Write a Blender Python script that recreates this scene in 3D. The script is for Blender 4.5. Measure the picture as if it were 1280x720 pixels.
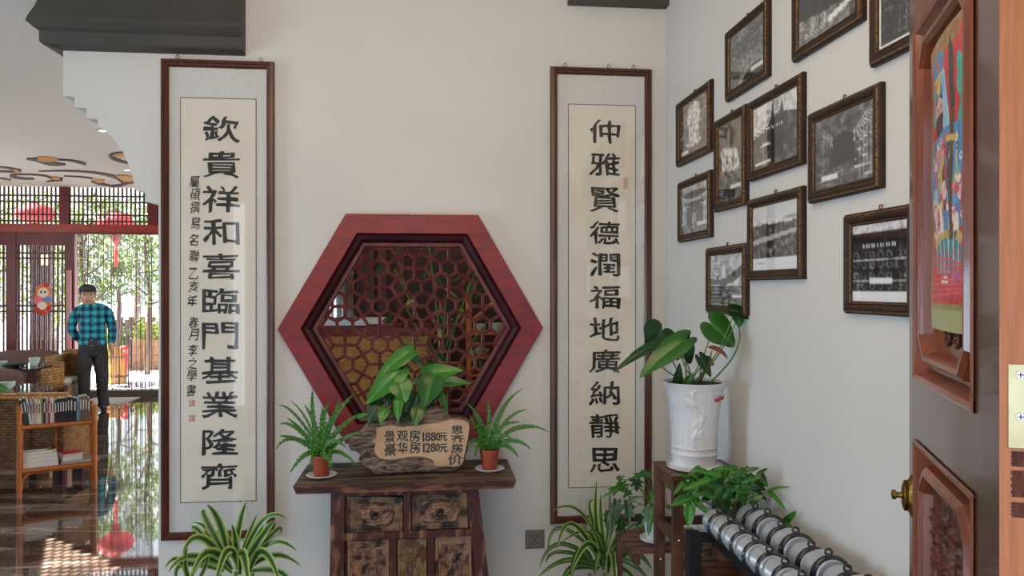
import bpy, bmesh, math, random
import numpy as np
from mathutils import Vector, Matrix, noise
random.seed(7)
R = math.radians
for _o in list(bpy.data.objects): bpy.data.objects.remove(_o)
SC = bpy.context.scene
COL = SC.collection

# ------------------------------------------------------------------ camera, world, sun, lamps, exposure
ANG = R(5.95); CA, SA = math.cos(ANG), math.sin(ANG)
FPX = 960.0; EYE = 1.68
cd = bpy.data.cameras.new('camera'); cam = bpy.data.objects.new('camera', cd); COL.objects.link(cam)
cam.location = (0, 0, EYE); cam.rotation_euler = (R(90), 0, -ANG)
cd.sensor_width = 36; cd.lens = 27; cd.clip_start = 0.02; cd.clip_end = 400
SC.camera = cam
SC.view_settings.view_transform = 'Standard'; SC.view_settings.look = 'None'
SC.view_settings.gamma = 1; SC.view_settings.use_curve_mapping = False
SC.view_settings.exposure = -0.1
w = bpy.data.worlds.new('world'); SC.world = w; w.use_nodes = True
bg = w.node_tree.nodes['Background']
bg.inputs[0].default_value = (0.80, 0.88, 1.0, 1); bg.inputs[1].default_value = 3.0

def lamp(name, kind, loc, energy, color=(1, 1, 1), size=1, size_y=None, target=None, angle=None):
    l = bpy.data.lights.new(name, kind); l.energy = energy; l.color = color
    if kind == 'AREA':
        l.size = size
        if size_y: l.shape = 'RECTANGLE'; l.size_y = size_y
    if angle is not None: l.angle = angle
    o = bpy.data.objects.new(name, l); COL.objects.link(o); o.location = loc
    if target is not None:
        o.rotation_euler = (Vector(target) - Vector(loc)).to_track_quat('-Z', 'Y').to_euler()
    return o
SUN_DIR = Vector((1.0, -0.10, -1.02)).normalized()
lamp('sun', 'SUN', (0, 0, 20), 75.0, (1.0, 0.93, 0.82), target=SUN_DIR * 10 + Vector((0, 0, 20)), angle=R(0.25))
lamp('assumed_left_light', 'AREA', (-4.8, 1.9, 1.2), 100, (0.58, 0.79, 1.0), 1.3, 1.3, target=(1.1, 2.7, 0.1))  # assumed cool area light from the left, out of view; no window built there
lamp('assumed_warm_light', 'AREA', (-0.3, 1.2, 3.15), 34, (1.0, 0.72, 0.42), 1.6, 1.2, target=(-0.1, 3.4, 2.0))  # assumed warm area light under the ceiling, no fixture is built for it
lamp('far_room_fill', 'AREA', (0.9, 8.4, 1.5), 165, (1.0, 0.95, 0.88), 2.6, 2.2, target=(-4, 8.6, 2.0))  # added fill hidden behind the front wall, brightens the far room
lamp('far_left_fill', 'AREA', (-8.0, 8.2, 1.6), 105, (0.92, 0.96, 1.0), 2.6, 2.2, target=(-3, 8.2, 1.8))  # added fill out of view; the left wall has no window
lamp('back_room_fill', 'AREA', (-0.2, 4.4, 3.0), 9, (1.0, 0.86, 0.7), 1.0, 0.5, target=(-0.1, 5.1, 1.0))  # added fill for the things behind the lattice, no fixture there

# ------------------------------------------------------------------ projection helpers (pixels of the photo -> points of the place)
def ray(px, py):
    u = (px - 640) / FPX; v = (360 - py) / FPX
    return Vector((u * CA + SA, -u * SA + CA, v))
def onY(px, py, Y): d = ray(px, py); t = Y / d.y; return Vector((d.x * t, Y, EYE + d.z * t))
def onX(px, py, X): d = ray(px, py); t = X / d.x; return Vector((X, d.y * t, EYE + d.z * t))
def onZ(px, py, Z): d = ray(px, py); t = (Z - EYE) / d.z; return Vector((d.x * t, d.y * t, Z))
def pxm(Y): return Y / FPX          # metres per pixel at depth ~Y

# ------------------------------------------------------------------ object helpers
W = {}
def setp(o, label=None, cat=None, group=None, kind=None):
    if label: o['label'] = label
    if cat: o['category'] = cat
    if group: o['group'] = group
    if kind: o['kind'] = kind
    return o
def thing(name, label, cat, loc=(0, 0, 0), rz=0, group=None, kind=None):
    o = bpy.data.objects.new(name, None); COL.objects.link(o); o.empty_display_size = .05
    o.location = loc; o.rotation_euler = (0, 0, rz)
    W[o] = Matrix.Translation(Vector(loc)) @ Matrix.Rotation(rz, 4, 'Z')
    return setp(o, label, cat, group, kind)
class MB:
    def __init__(s): s.v = []; s.f = []; s.m = []; s.uv = {}; s.smooth = False
    def add(s, vs, fs, mi=0, M=None):
        b = len(s.v)
        for p in vs:
            p = Vector(p); s.v.append(M @ p if M else p)
        for f in fs: s.f.append([b + i for i in f]); s.m.append(mi)
        return b
    def box(s, a, b, mi=0, M=None):
        x0, y0, z0 = a; x1, y1, z1 = b
        if x0 > x1: x0, x1 = x1, x0
        if y0 > y1: y0, y1 = y1, y0
        if z0 > z1: z0, z1 = z1, z0
        return s.add([(x0, y0, z0), (x1, y0, z0), (x1, y1, z0), (x0, y1, z0), (x0, y0, z1), (x1, y0, z1), (x1, y1, z1), (x0, y1, z1)],
              [(3, 2, 1, 0), (4, 5, 6, 7), (0, 1, 5, 4), (1, 2, 6, 5), (2, 3, 7, 6), (3, 0, 4, 7)], mi, M)
    def bar(s, p, q, wd, th, up=(0, 0, 1), mi=0):
        p = Vector(p); q = Vector(q); d = (q - p).normalized(); n = Vector(up); n = (n - d * n.dot(d))
        if n.length < 1e-5: n = d.orthogonal()
        n.normalize(); c = d.cross(n)
        vs = []
        for e in (p, q):
            for a, b in ((-1, -1), (1, -1), (1, 1), (-1, 1)): vs.append(e + c * (a * wd / 2) + n * (b * th / 2))
        s.add(vs, [(3, 2, 1, 0), (4, 5, 6, 7), (0, 1, 5, 4), (1, 2, 6, 5), (2, 3, 7, 6), (3, 0, 4, 7)], mi)
    def tube(s, pts, rad, n=8, mi=0, cap=True):
        pts = [Vector(p) for p in pts]; k = len(pts)
        rs = rad if isinstance(rad, (list, tuple)) else [rad] * k
        prev = None; b0 = len(s.v)
        for i, p in enumerate(pts):
            d = (pts[min(i + 1, k - 1)] - pts[max(i - 1, 0)]).normalized()
            if prev is None: nn = d.orthogonal().normalized()
            else: nn = (prev - d * prev.dot(d)); nn = nn.normalized() if nn.length > 1e-6 else d.orthogonal().normalized()
            prev = nn; c = d.cross(nn)
            for j in range(n):
                a = 2 * math.pi * j / n
                s.v.append(p + (nn * math.cos(a) + c * math.sin(a)) * rs[i])
        for i in range(k - 1):
            for j in range(n):
                s.f.append([b0 + i * n + j, b0 + i * n + (j + 1) % n, b0 + (i + 1) * n + (j + 1) % n, b0 + (i + 1) * n + j]); s.m.append(mi)
        if cap:
            s.f.append([b0 + j for j in range(n)][::-1]); s.m.append(mi)
            s.f.append([b0 + (k - 1) * n + j for j in range(n)]); s.m.append(mi)
    def lathe(s, prof, c=(0, 0, 0), n=24, mi=0, axis='z', cap=True, flute=None):
        b0 = len(s.v); c = Vector(c)
        for i, (r, h) in enumerate(prof):
            for j in range(n):
                a = 2 * math.pi * j / n
                rr = r * (flute(a, h) if flute else 1)
                x, y = rr * math.cos(a), rr * math.sin(a)
                p = (x, y, h) if axis == 'z' else ((h, x, y) if axis == 'x' else (y, h, x))
                s.v.append(c + Vector(p))
        k = len(prof)
        for i in range(k - 1):
            for j in range(n):
                s.f.append([b0 + i * n + j, b0 + i * n + (j + 1) % n, b0 + (i + 1) * n + (j + 1) % n, b0 + (i + 1) * n + j]); s.m.append(mi)
        if cap:
            s.f.append([b0 + j for j in range(n)][::-1]); s.m.append(mi)
            s.f.append([b0 + (k - 1) * n + j for j in range(n)]); s.m.append(mi)
    def prism(s, poly, fn, t0, t1, mi=0):
        """poly 2D points; fn(a,b,t)->point"""
        n = len(poly); vs = [fn(a, b, t0) for a, b in poly] + [fn(a, b, t1) for a, b in poly]
        s.add(vs, [list(range(n))[::-1], [n + i for i in range(n)]] + [(i, (i + 1) % n, n + (i + 1) % n, n + i) for i in range(n)], mi)
    def torus(s, c, ax, R_, r, n=20, k=8, mi=0, a0=0, a1=2 * math.pi):
        ax = Vector(ax).normalized(); u = ax.orthogonal().normalized(); v = ax.cross(u); c = Vector(c)
        full = abs(a1 - a0 - 2 * math.pi) < 1e-6; b0 = len(s.v); m = n if full else n + 1
        for i in range(m):
            a = a0 + (a1 - a0) * i / n; d = u * math.cos(a) + v * math.sin(a)
            for j in range(k):
                b = 2 * math.pi * j / k; s.v.append(c + d * (R_ + r * math.cos(b)) + ax * (r * math.sin(b)))
        for i in range(n):
            for j in range(k):
                i2 = (i + 1) % m
                s.f.append([b0 + i * k + j, b0 + i2 * k + j, b0 + i2 * k + (j + 1) % k, b0 + i * k + (j + 1) % k]); s.m.append(mi)
    def ball(s, c, r, n=12, k=8, mi=0, sc=(1, 1, 1)):
        c = Vector(c); prof = [(math.sin(math.pi * i / k), -math.cos(math.pi * i / k)) for i in range(k + 1)]
        b0 = len(s.v)
        for rr, h in prof:
            for j in range(n):
                a = 2 * math.pi * j / n; s.v.append(c + Vector((rr * math.cos(a) * sc[0], rr * math.sin(a) * sc[1], h * sc[2])) * r)
        for i in range(k):
            for j in range(n):
                s.f.append([b0 + i * n + j, b0 + i * n + (j + 1) % n, b0 + (i + 1) * n + (j + 1) % n, b0 + (i + 1) * n + j]); s.m.append(mi)
    def rings(s, poly, prof, fn, mi=None, close_in=False, close_out=False):
        """mitred frame: convex CCW polygon inset step by step; prof=[(inset,depth)], fn(a,b,depth)"""
        n = len(poly); loops = []
        for ins, dep in prof:
            ip = inset(poly, ins); loops.append(s.add([fn(a, b, dep) for a, b in ip], []))
        for i in range(len(prof) - 1):
            for j in range(n):
                s.f.append([loops[i] + j, loops[i] + (j + 1) % n, loops[i + 1] + (j + 1) % n, loops[i + 1] + j])
                s.m.append(mi[i] if mi else 0)
        if close_in: s.f.append([loops[-1] + j for j in range(n)]); s.m.append(mi[-1] if mi else 0)
        if close_out: s.f.append([loops[0] + j for j in range(n)][::-1]); s.m.append(mi[0] if mi else 0)
    def build(s, name, mats, parent=None, local=False, smooth=None, uv=None, col=None, **kw):
        me = bpy.data.meshes.new(name)
        vs = s.v
        if parent is not None and not local:
            inv = W[parent].inverted(); vs = [inv @ p for p in vs]
        me.from_pydata([tuple(p) for p in vs], [], s.f)
        for m in (mats if isinstance(mats, (list, tuple)) else [mats]): me.materials.append(m)
        me.polygons.foreach_set('material_index', s.m)
        if smooth or s.smooth: me.polygons.foreach_set('use_smooth', [True] * len(s.f))
        if uv is not None:
            l = me.uv_layers.new(name='UVMap'); idx = np.empty(len(me.loops), np.int32); me.loops.foreach_get('vertex_index', idx)
            l.data.foreach_set('uv', np.asarray(uv, np.float32)[idx].ravel())
        if col is not None:
            c = me.color_attributes.new('paint', 'FLOAT_COLOR', 'POINT'); c.data.foreach_set('color', np.asarray(col, np.float32).ravel())
        me.update()
        o = bpy.data.objects.new(name, me); COL.objects.link(o)
        if parent is not None: o.parent = parent
        W[o] = W[parent] if parent is not None else Matrix.Identity(4)
        if smooth == 'auto': me.set_sharp_from_angle(angle=R(40))
        return setp(o, **kw)
def inset(poly, d):
    n = len(poly); out = []
    for i in range(n):
        p0 = Vector(poly[i - 1]); p = Vector(poly[i]); p2 = Vector(poly[(i + 1) % n])
        a = (p - p0).normalized(); b = (p2 - p).normalized()
        na = Vector((-a.y, a.x)); nb = Vector((-b.y, b.x))
        k = 1 + na.dot(nb); out.append(tuple(p + (na + nb) * (d / k)))
    return out
def rect(x0, y0, x1, y1): return [(x0, y0), (x1, y0), (x1, y1), (x0, y1)]
def origin_to_base(o):
    """give a top-level mesh its origin at the base of its bounds"""
    me = o.data; co = np.empty(len(me.vertices) * 3, np.float32); me.vertices.foreach_get('co', co); co = co.reshape(-1, 3)
    c = Vector(((co[:, 0].min() + co[:, 0].max()) / 2, (co[:, 1].min() + co[:, 1].max()) / 2, co[:, 2].min()))
    me.transform(Matrix.Translation(-c)); o.location = o.location + c
    W[o] = Matrix.Translation(o.location); return o

# ------------------------------------------------------------------ materials
def S(r, g=None, b=None):
    if g is None: r, g, b = r
    f = lambda c: (c / 255 / 12.92) if c / 255 <= .04045 else ((c / 255 + .055) / 1.055) ** 2.4
    return (f(r), f(g), f(b), 1)
def mat(name, col, rough=.5, metal=0, col2=None, scale=8, detail=4, stretch=(1, 1, 1), bump=0, bscale=None, lo=.35, hi=.65,
        emit=0, spec=None, trans=0, coat=0, attr=None, coords='Object', distort=0, col3=None):
    m = bpy.data.materials.new(name); m.use_nodes = True; nt = m.node_tree; N = nt.nodes; L = nt.links
    p = N['Principled BSDF']; p.inputs['Roughness'].default_value = rough; p.inputs['Metallic'].default_value = metal
    p.inputs['Base Color'].default_value = col
    if spec is not None: p.inputs['Specular IOR Level'].default_value = spec
    if coat: p.inputs['Coat Weight'].default_value = coat; p.inputs['Coat Roughness'].default_value = .08
    if emit: p.inputs['Emission Color'].default_value = col; p.inputs['Emission Strength'].default_value = emit
    if trans: p.inputs['Transmission Weight'].default_value = trans
    if attr:
        a = N.new('ShaderNodeAttribute'); a.attribute_name = attr; L.new(a.outputs['Color'], p.inputs['Base Color'])
    if col2 or bump:
        tc = N.new('ShaderNodeTexCoord'); mp = N.new('ShaderNodeMapping'); mp.inputs['Scale'].default_value = stretch
        L.new(tc.outputs[coords], mp.inputs['Vector'])
        nz = N.new('ShaderNodeTexNoise'); nz.inputs['Scale'].default_value = scale; nz.inputs['Detail'].default_value = detail
        nz.inputs['Distortion'].default_value = distort
        L.new(mp.outputs[0], nz.inputs['Vector'])
        if col2:
            r = N.new('ShaderNodeValToRGB'); r.color_ramp.elements[0].position = lo; r.color_ramp.elements[0].color = col
            r.color_ramp.elements[1].position = hi; r.color_ramp.elements[1].color = col2
            if col3: e = r.color_ramp.elements.new((lo + hi) / 2); e.color = col3
            L.new(nz.outputs['Fac'], r.inputs[0]); L.new(r.outputs[0], p.inputs['Base Color'])
        if bump:
            b = N.new('ShaderNodeBump'); b.inputs['Strength'].default_value = bump; b.inputs['Distance'].default_value = .01
            nb = nz
            if bscale:
                nb = N.new('ShaderNodeTexNoise'); nb.inputs['Scale'].default_value = bscale; nb.inputs['Detail'].default_value = 5
                L.new(mp.outputs[0], nb.inputs['Vector'])
            L.new(nb.outputs['Fac'], b.inputs['Height']); L.new(b.outputs[0], p.inputs['Normal'])
    return m
def glass_mat(name, tint=(1, 1, 1, 1), ior=1.5, rough=0.0):
    m = bpy.data.materials.new(name); m.use_nodes = True; nt = m.node_tree; N = nt.nodes; L = nt.links
    N.remove(N['Principled BSDF']); out = N['Material Output']
    t = N.new('ShaderNodeBsdfTransparent'); t.inputs[0].default_value = tint
    g = N.new('ShaderNodeBsdfGlossy'); g.inputs['Roughness'].default_value = rough
    fr = N.new('ShaderNodeFresnel')
    ge = N.new('ShaderNodeNewGeometry'); mr = N.new('ShaderNodeMapRange'); mr.inputs['To Min'].default_value = ior; mr.inputs['To Max'].default_value = 1 / ior
    L.new(ge.outputs['Backfacing'], mr.inputs['Value']); L.new(mr.outputs[0], fr.inputs['IOR'])
    mx = N.new('ShaderNodeMixShader'); L.new(fr.outputs[0], mx.inputs[0]); L.new(t.outputs[0], mx.inputs[1]); L.new(g.outputs[0], mx.inputs[2])
    L.new(mx.outputs[0], out.inputs['Surface']); return m
def wicker_mat(name, c1, c2, sx=26, sy=55):
    m = bpy.data.materials.new(name); m.use_nodes = True; nt = m.node_tree; N = nt.nodes; L = nt.links
    p = N['Principled BSDF']; p.inputs['Roughness'].default_value = .55
    tc = N.new('ShaderNodeTexCoord'); ad = N.new('ShaderNodeVectorMath'); ad.operation = 'DOT_PRODUCT'; ad.inputs[1].default_value = (1, .9, 0)
    sp = N.new('ShaderNodeSeparateXYZ'); cb = N.new('ShaderNodeCombineXYZ')
    L.new(tc.outputs['Object'], ad.inputs[0]); L.new(tc.outputs['Object'], sp.inputs[0])
    L.new(ad.outputs['Value'], cb.inputs[0]); L.new(sp.outputs['Z'], cb.inputs[1])
    br = N.new('ShaderNodeTexBrick'); br.inputs['Scale'].default_value = 1
    br.inputs['Brick Width'].default_value = 1 / sx; br.inputs['Row Height'].default_value = 1 / sy
    br.inputs['Mortar Size'].default_value = .12 / sy; br.inputs['Mortar Smooth'].default_value = 1
    br.inputs['Color1'].default_value = c1; br.inputs['Color2'].default_value = c2; br.inputs['Mortar'].default_value = tuple(x * .22 for x in c2[:3]) + (1,)
    L.new(cb.outputs[0], br.inputs['Vector']); L.new(br.outputs['Color'], p.inputs['Base Color'])
    b = N.new('ShaderNodeBump'); b.invert = True; b.inputs['Strength'].default_value = .8; b.inputs['Distance'].default_value = .01
    L.new(br.outputs['Fac'], b.inputs['Height']); L.new(b.outputs[0], p.inputs['Normal']); return m
def leaf_mat(name, edge, mid, stripe=None, rough=.35, sw=.16):
    """colour across the blade by UV.x: mid rib, body, edge"""
    m = bpy.data.materials.new(name); m.use_nodes = True; nt = m.node_tree; N = nt.nodes; L = nt.links
    p = N['Principled BSDF']; p.inputs['Roughness'].default_value = rough
    uv = N.new('ShaderNodeUVMap'); sp = N.new('ShaderNodeSeparateXYZ'); L.new(uv.outputs[0], sp.inputs[0])
    a = N.new('ShaderNodeMath'); a.operation = 'SUBTRACT'; a.inputs[1].default_value = .5; L.new(sp.outputs['X'], a.inputs[0])
    ab = N.new('ShaderNodeMath'); ab.operation = 'ABSOLUTE'; L.new(a.outputs[0], ab.inputs[0])
    nz = N.new('ShaderNodeTexNoise'); nz.inputs['Scale'].default_value = 14; tc = N.new('ShaderNodeTexCoord'); L.new(tc.outputs['Object'], nz.inputs['Vector'])
    ad = N.new('ShaderNodeMath'); ad.operation = 'MULTIPLY_ADD'; ad.inputs[1].default_value = .12; L.new(nz.outputs['Fac'], ad.inputs[0]); L.new(ab.outputs[0], ad.inputs[2])
    r = N.new('ShaderNodeValToRGB'); e = r.color_ramp.elements
    if stripe:
        e[0].position = 0; e[0].color = mid; e[1].position = 1; e[1].color = edge
        x = e.new(.06 + sw); x.color = mid; x = e.new(.06 + sw + .06); x.color = stripe; x = e.new(.50); x.color = edge
    else:
        e[0].position = .065; e[0].color = mid; e[1].position = .13; e[1].color = edge
        x = e.new(.09); x.color = tuple((mid[i] + edge[i]) / 2 for i in range(4))
    L.new(ad.outputs[0], r.inputs[0]); L.new(r.outputs[0], p.inputs['Base Color'])
    tr = N.new('ShaderNodeBsdfTranslucent'); L.new(r.outputs[0], tr.inputs[0])
    mx = N.new('ShaderNodeMixShader'); mx.inputs[0].default_value = .12; L.new(p.outputs[0], mx.inputs[1]); L.new(tr.outputs[0], mx.inputs[2])
    L.new(mx.outputs[0], N['Material Output'].inputs['Surface']); return m

M = {}
M['wall'] = mat('wall_plaster', S(222, 219, 213), .9, col2=S(215, 212, 206), scale=1.5, bump=.05, bscale=160)
M['ceiling'] = mat('ceiling_paint', S(226, 222, 216), .75)
M['beam'] = mat('grey_molding_paint', S(68, 66, 62), .6, col2=S(76, 72, 66), scale=3)
M['dkwood'] = mat('dark_frame_wood', S(96, 50, 30), .32, col2=S(66, 32, 20), scale=6, stretch=(12, 12, .8))
M['mat'] = mat('silver_mount', S(224, 223, 219), .8, col2=S(214, 213, 210), scale=90, detail=2)
M['paper'] = mat('rice_paper', S(236, 228, 212), .85, col2=S(229, 221, 206), scale=5)
M['ink'] = mat('black_ink', S(22, 24, 22), .6)
M['line'] = mat('border_line', S(92, 92, 92), .7)
M['seal'] = mat('seal_red', S(190, 92, 84), .8)
M['glass'] = glass_mat('clear_pane')
M['hexred'] = mat('red_lacquer_wood', S(150, 26, 28), .4, col2=S(98, 14, 22), scale=5, stretch=(2, 2, 6), lo=.25, hi=.8, bump=.15, bscale=60)
M['hexdark'] = mat('dark_plum_wood', S(62, 22, 30), .35, col2=S(44, 14, 22), scale=8)
M['lattice'] = mat('lattice_wood', S(134, 72, 66), .4, col2=S(98, 46, 44), scale=12)
M['steel'] = mat('steel', S(190, 190, 192), .25, 1)
M['chrome'] = mat('satin_chrome', S(196, 202, 210), .3, .55)
M['black'] = mat('black_metal', S(20, 21, 24), .45)
M['rubber'] = mat('black_rubber', S(30, 32, 36), .2, coat=.5)
M['brass'] = mat('brass', S(176, 142, 74), .3, 1, col2=S(120, 92, 44), scale=40, bump=.4)
M['plate'] = mat('pale_brass_plate', S(206, 198, 160), .38, .7, col2=S(190, 180, 140), scale=20)
M['gold'] = mat('gold_trim', S(148, 114, 60), .5, .4, col2=S(66, 46, 26), scale=120, stretch=(1, 1, 1))
M['frame'] = mat('photo_frame_wood', S(62, 38, 26), .5, spec=.3, col2=S(38, 24, 18), scale=10, stretch=(1, 1, 6))
M['print'] = mat('photo_print', S(128, 128, 128), .7, attr='paint')
M['white'] = mat('white_glaze', S(224, 224, 226), .22, col2=S(214, 215, 219), scale=9)
M['whitep'] = mat('white_plastic', S(214, 216, 218), .4)
M['terra'] = mat('terracotta_plastic', S(164, 72, 44), .5, col2=S(140, 58, 36), scale=10)
M['brownpot'] = mat('brown_pot', S(120, 56, 38), .5, col2=S(90, 42, 30), scale=10)
M['soil'] = mat('potting_soil', S(58, 42, 32), .95, col2=S(34, 26, 20), scale=60, bump=1)
M['oldtop'] = mat('weathered_top_wood', S(126, 102, 82), .6, col2=S(44, 30, 24), scale=3.5, stretch=(1.4, 9, 9), detail=9, lo=.38, hi=.6, bump=.6, bscale=24)
M['oldedge'] = mat('worn_red_wood', S(146, 88, 62), .6, col2=S(60, 30, 26), scale=6, detail=9, stretch=(1.5, 6, 6), lo=.38, hi=.6, bump=.6, bscale=30)
M['oldred'] = mat('worn_dark_red_wood', S(72, 30, 28), .55, col2=S(166, 118, 90), scale=7, detail=9, stretch=(4, 4, 1.2), lo=.52, hi=.74, bump=.5, bscale=40)
M['drawer_dark'] = mat('worn_black_drawer', S(40, 35, 32), .6, col2=S(140, 110, 84), scale=16, detail=9, lo=.44, hi=.62, bump=1, bscale=50)
M['drawer_tan'] = mat('worn_tan_drawer', S(156, 122, 94), .65, col2=S(54, 36, 30), scale=16, detail=9, lo=.47, hi=.62, bump=1, bscale=50)
M['drawer_moss'] = mat('worn_moss_drawer', S(142, 122, 86), .7, col2=S(106, 74, 54), scale=16, detail=9, lo=.42, hi=.58, bump=1, bscale=60)
M['carve_dark'] = mat('carved_relief_wood', S(150, 112, 88), .55, col2=S(54, 38, 32), scale=26, detail=9, lo=.42, hi=.60, bump=.6)
M['root'] = mat('gnarled_root_wood', S(150, 126, 112), .8, col2=S(54, 42, 36), scale=10, stretch=(1, 1, 3.5), distort=2.5, lo=.35, hi=.65, bump=1, bscale=18)
M['cut'] = mat('sawn_wood_face', S(206, 172, 134), .6, col2=S(178, 140, 104), scale=9, stretch=(1, 1, 2), lo=.35, hi=.75)
M['green_ink'] = mat('dark_green_paint', S(28, 46, 38), .5)
M['stand'] = mat('brown_stand_wood', S(112, 72, 48), .5, col2=S(60, 36, 26), scale=7, stretch=(3, 3, .8), bump=.4, bscale=30)
M['slat'] = mat('slat_wood', S(128, 84, 56), .5, col2=S(66, 42, 30), scale=8, stretch=(1, 6, 6), bump=.3)
M['door'] = mat('door_wood', S(150, 76, 42), .28, col2=S(100, 48, 30), scale=5, stretch=(6, 6, .7), lo=.3, hi=.75, bump=.12, bscale=40, coat=.4)
M['doorbrown'] = mat('door_stile_wood', S(108, 70, 60), .26, col2=S(88, 55, 48), scale=5, stretch=(8, 8, .5), lo=.3, hi=.7, coat=.5)
M['dooredge'] = mat('door_edge_wood', S(204, 122, 70), .45, col2=S(178, 100, 54), scale=12, stretch=(10, 10, .6), lo=.35, hi=.7)
M['carve'] = mat('door_carving_wood', S(112, 56, 38), .42, col2=S(76, 36, 26), scale=14)
M['burn'] = mat('dark_scraped_wood', S(70, 36, 28), .7, col2=S(120, 60, 40), scale=30, stretch=(6, 6, 1), bump=1)
M['poster'] = mat('poster_print', S(190, 60, 60), .32, attr='paint')
M['redwood'] = mat('facade_red_wood', S(112, 28, 26), .4, col2=S(92, 22, 22), scale=6)
M['redbeam'] = mat('facade_beam_wood', S(168, 56, 34), .35, col2=S(150, 46, 30), scale=6)
M['latdark'] = mat('facade_lattice_wood', S(66, 34, 32), .5)
M['brownwall'] = mat('dark_wood_panel', S(58, 24, 20), .5, col2=S(42, 18, 16), scale=5, stretch=(4, 4, .6))
M['cushion'] = mat('brown_cushion', S(116, 90, 84), .9, col2=S(100, 76, 72), scale=60, bump=.2)
M['dkcushion'] = mat('dark_brown_cushion', S(76, 58, 52), .9, col2=S(62, 46, 42), scale=60)
M['wicker'] = wicker_mat('wicker_weave', S(150, 108, 62), S(110, 76, 42), 22, 44)
M['wickerlt'] = wicker_mat('pale_wicker_weave', S(186, 142, 84), S(148, 104, 58), 18, 30)
M['bamboomat'] = wicker_mat('bamboo_weave', S(206, 154, 78), S(176, 122, 54), 40, 95)
M['bamboo'] = mat('bamboo_pole', S(200, 118, 50), .35, col2=S(160, 84, 32), scale=14, stretch=(4, 4, 1), lo=.3, hi=.75)
M['tableglass'] = glass_mat('table_glass', (.75, .86, .84, 1))
M['celadon'] = mat('celadon', S(186, 206, 196), .2)
M['string'] = mat('curtain_string', S(160, 140, 148), .6, col2=S(66, 44, 44), scale=3, stretch=(30, 30, .4), lo=.4, hi=.6)
M['bead'] = mat('curtain_bead', S(88, 52, 42), .4)
M['stone'] = mat('dark_stone_sill', S(98, 90, 84), .5)
M['mat_white'] = mat('pale_door_mat', S(196, 190, 182), .8)
M['lantern'] = mat('red_lantern_cloth', S(206, 44, 50), .7)
M['pave'] = mat('pale_paving', S(214, 212, 216), .6, col2=S(194, 192, 196), scale=1.2)
M['fence'] = mat('fence_wood', S(120, 92, 76), .8, col2=S(92, 70, 58), scale=9, stretch=(1, 1, 4))
M['planter'] = mat('planter_wood', S(150, 112, 78), .8, col2=S(124, 90, 62), scale=9)
M['barrel'] = mat('barrel_wood', S(206, 158, 70), .6, col2=S(180, 130, 54), scale=12, stretch=(6, 6, 1))
M['bark'] = mat('tree_bark', S(94, 78, 64), .9, col2=S(66, 54, 44), scale=12, bump=1)
M['treeleaf'] = leaf_mat('tree_leaf', S(92, 122, 48), S(120, 148, 70))
M['treeleaf2'] = leaf_mat('tree_leaf_yellow', S(136, 156, 60), S(168, 176, 90))
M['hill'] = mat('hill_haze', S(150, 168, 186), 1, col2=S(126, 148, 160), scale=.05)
M['skin'] = mat('skin', S(204, 156, 128), .5)
M['cap'] = mat('dark_cap', S(54, 54, 58), .85)
M['hair'] = mat('black_hair', S(22, 20, 20), .5)
M['jeans'] = mat('black_jeans', S(42, 40, 44), .85, col2=S(62, 58, 62), scale=5)
M['shoe'] = mat('dark_shoe', S(34, 40, 52), .4)
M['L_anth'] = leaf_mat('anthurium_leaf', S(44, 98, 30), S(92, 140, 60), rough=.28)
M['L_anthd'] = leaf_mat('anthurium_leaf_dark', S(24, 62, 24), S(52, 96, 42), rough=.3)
M['L_bright'] = leaf_mat('bright_leaf', S(58, 126, 36), S(112, 164, 70), rough=.28)
M['L_fern'] = leaf_mat('fern_leaf', S(66, 124, 38), S(34, 88, 26), rough=.4)
M['L_drac'] = leaf_mat('dracaena_leaf', S(176, 196, 96), S(34, 74, 40), S(58, 104, 44), rough=.35, sw=.10)
M['L_drac2'] = leaf_mat('spider_leaf', S(60, 98, 42), S(170, 188, 110), S(74, 116, 50), rough=.35, sw=.02)
M['stem'] = mat('plant_stem', S(96, 130, 62), .5)
M['dry'] = mat('dry_leaf', S(110, 62, 44), .7)
M['outlet'] = mat('grey_socket', S(118, 108, 100), .35)
M['downlight'] = mat('downlight_glow', (1, .93, .8, 1), emit=4)
M['amber'] = mat('amber_lamp', (1, .62, .2, 1), emit=2.2)
M['cloud'] = mat('cloud_brown', S(50, 18, 10), .6)
M['cloudgold'] = mat('cloud_gold', S(196, 132, 16), .45)
M['pinkpull'] = mat('pink_pull_board', S(206, 150, 146), .6)

# floor: glossy marble-look tile
def floor_mat():
    m = bpy.data.materials.new('polished_marble_tile'); m.use_nodes = True; nt = m.node_tree; N = nt.nodes; L = nt.links
    p = N['Principled BSDF']; p.inputs['Roughness'].default_value = .045; p.inputs['Coat Weight'].default_value = .6; p.inputs['Coat Roughness'].default_value = .02
    tc = N.new('ShaderNodeTexCoord'); mp = N.new('ShaderNodeMapping'); mp.inputs['Rotation'].default_value = (0, 0, R(-28)); mp.inputs['Scale'].default_value = (.7, 3.2, 1)
    L.new(tc.outputs['Object'], mp.inputs['Vector'])
    n1 = N.new('ShaderNodeTexNoise'); n1.inputs['Scale'].default_value = 1.5; n1.inputs['Detail'].default_value = 8; n1.inputs['Distortion'].default_value = .9; n1.inputs['Roughness'].default_value = .62
    L.new(mp.outputs[0], n1.inputs['Vector'])
    r = N.new('ShaderNodeValToRGB'); e = r.color_ramp.elements
    e[0].position = .28; e[0].color = S(44, 37, 34); e[1].position = .72; e[1].color = S(150, 138, 128)
    x = e.new(.45); x.color = S(74, 62, 55); x = e.new(.56); x.color = S(96, 82, 74); x = e.new(.60); x.color = S(168, 154, 142); x = e.new(.63); x.color = S(94, 82, 74)
    L.new(n1.outputs['Fac'], r.inputs[0]); L.new(r.outputs[0], p.inputs['Base Color']); return m
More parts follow.
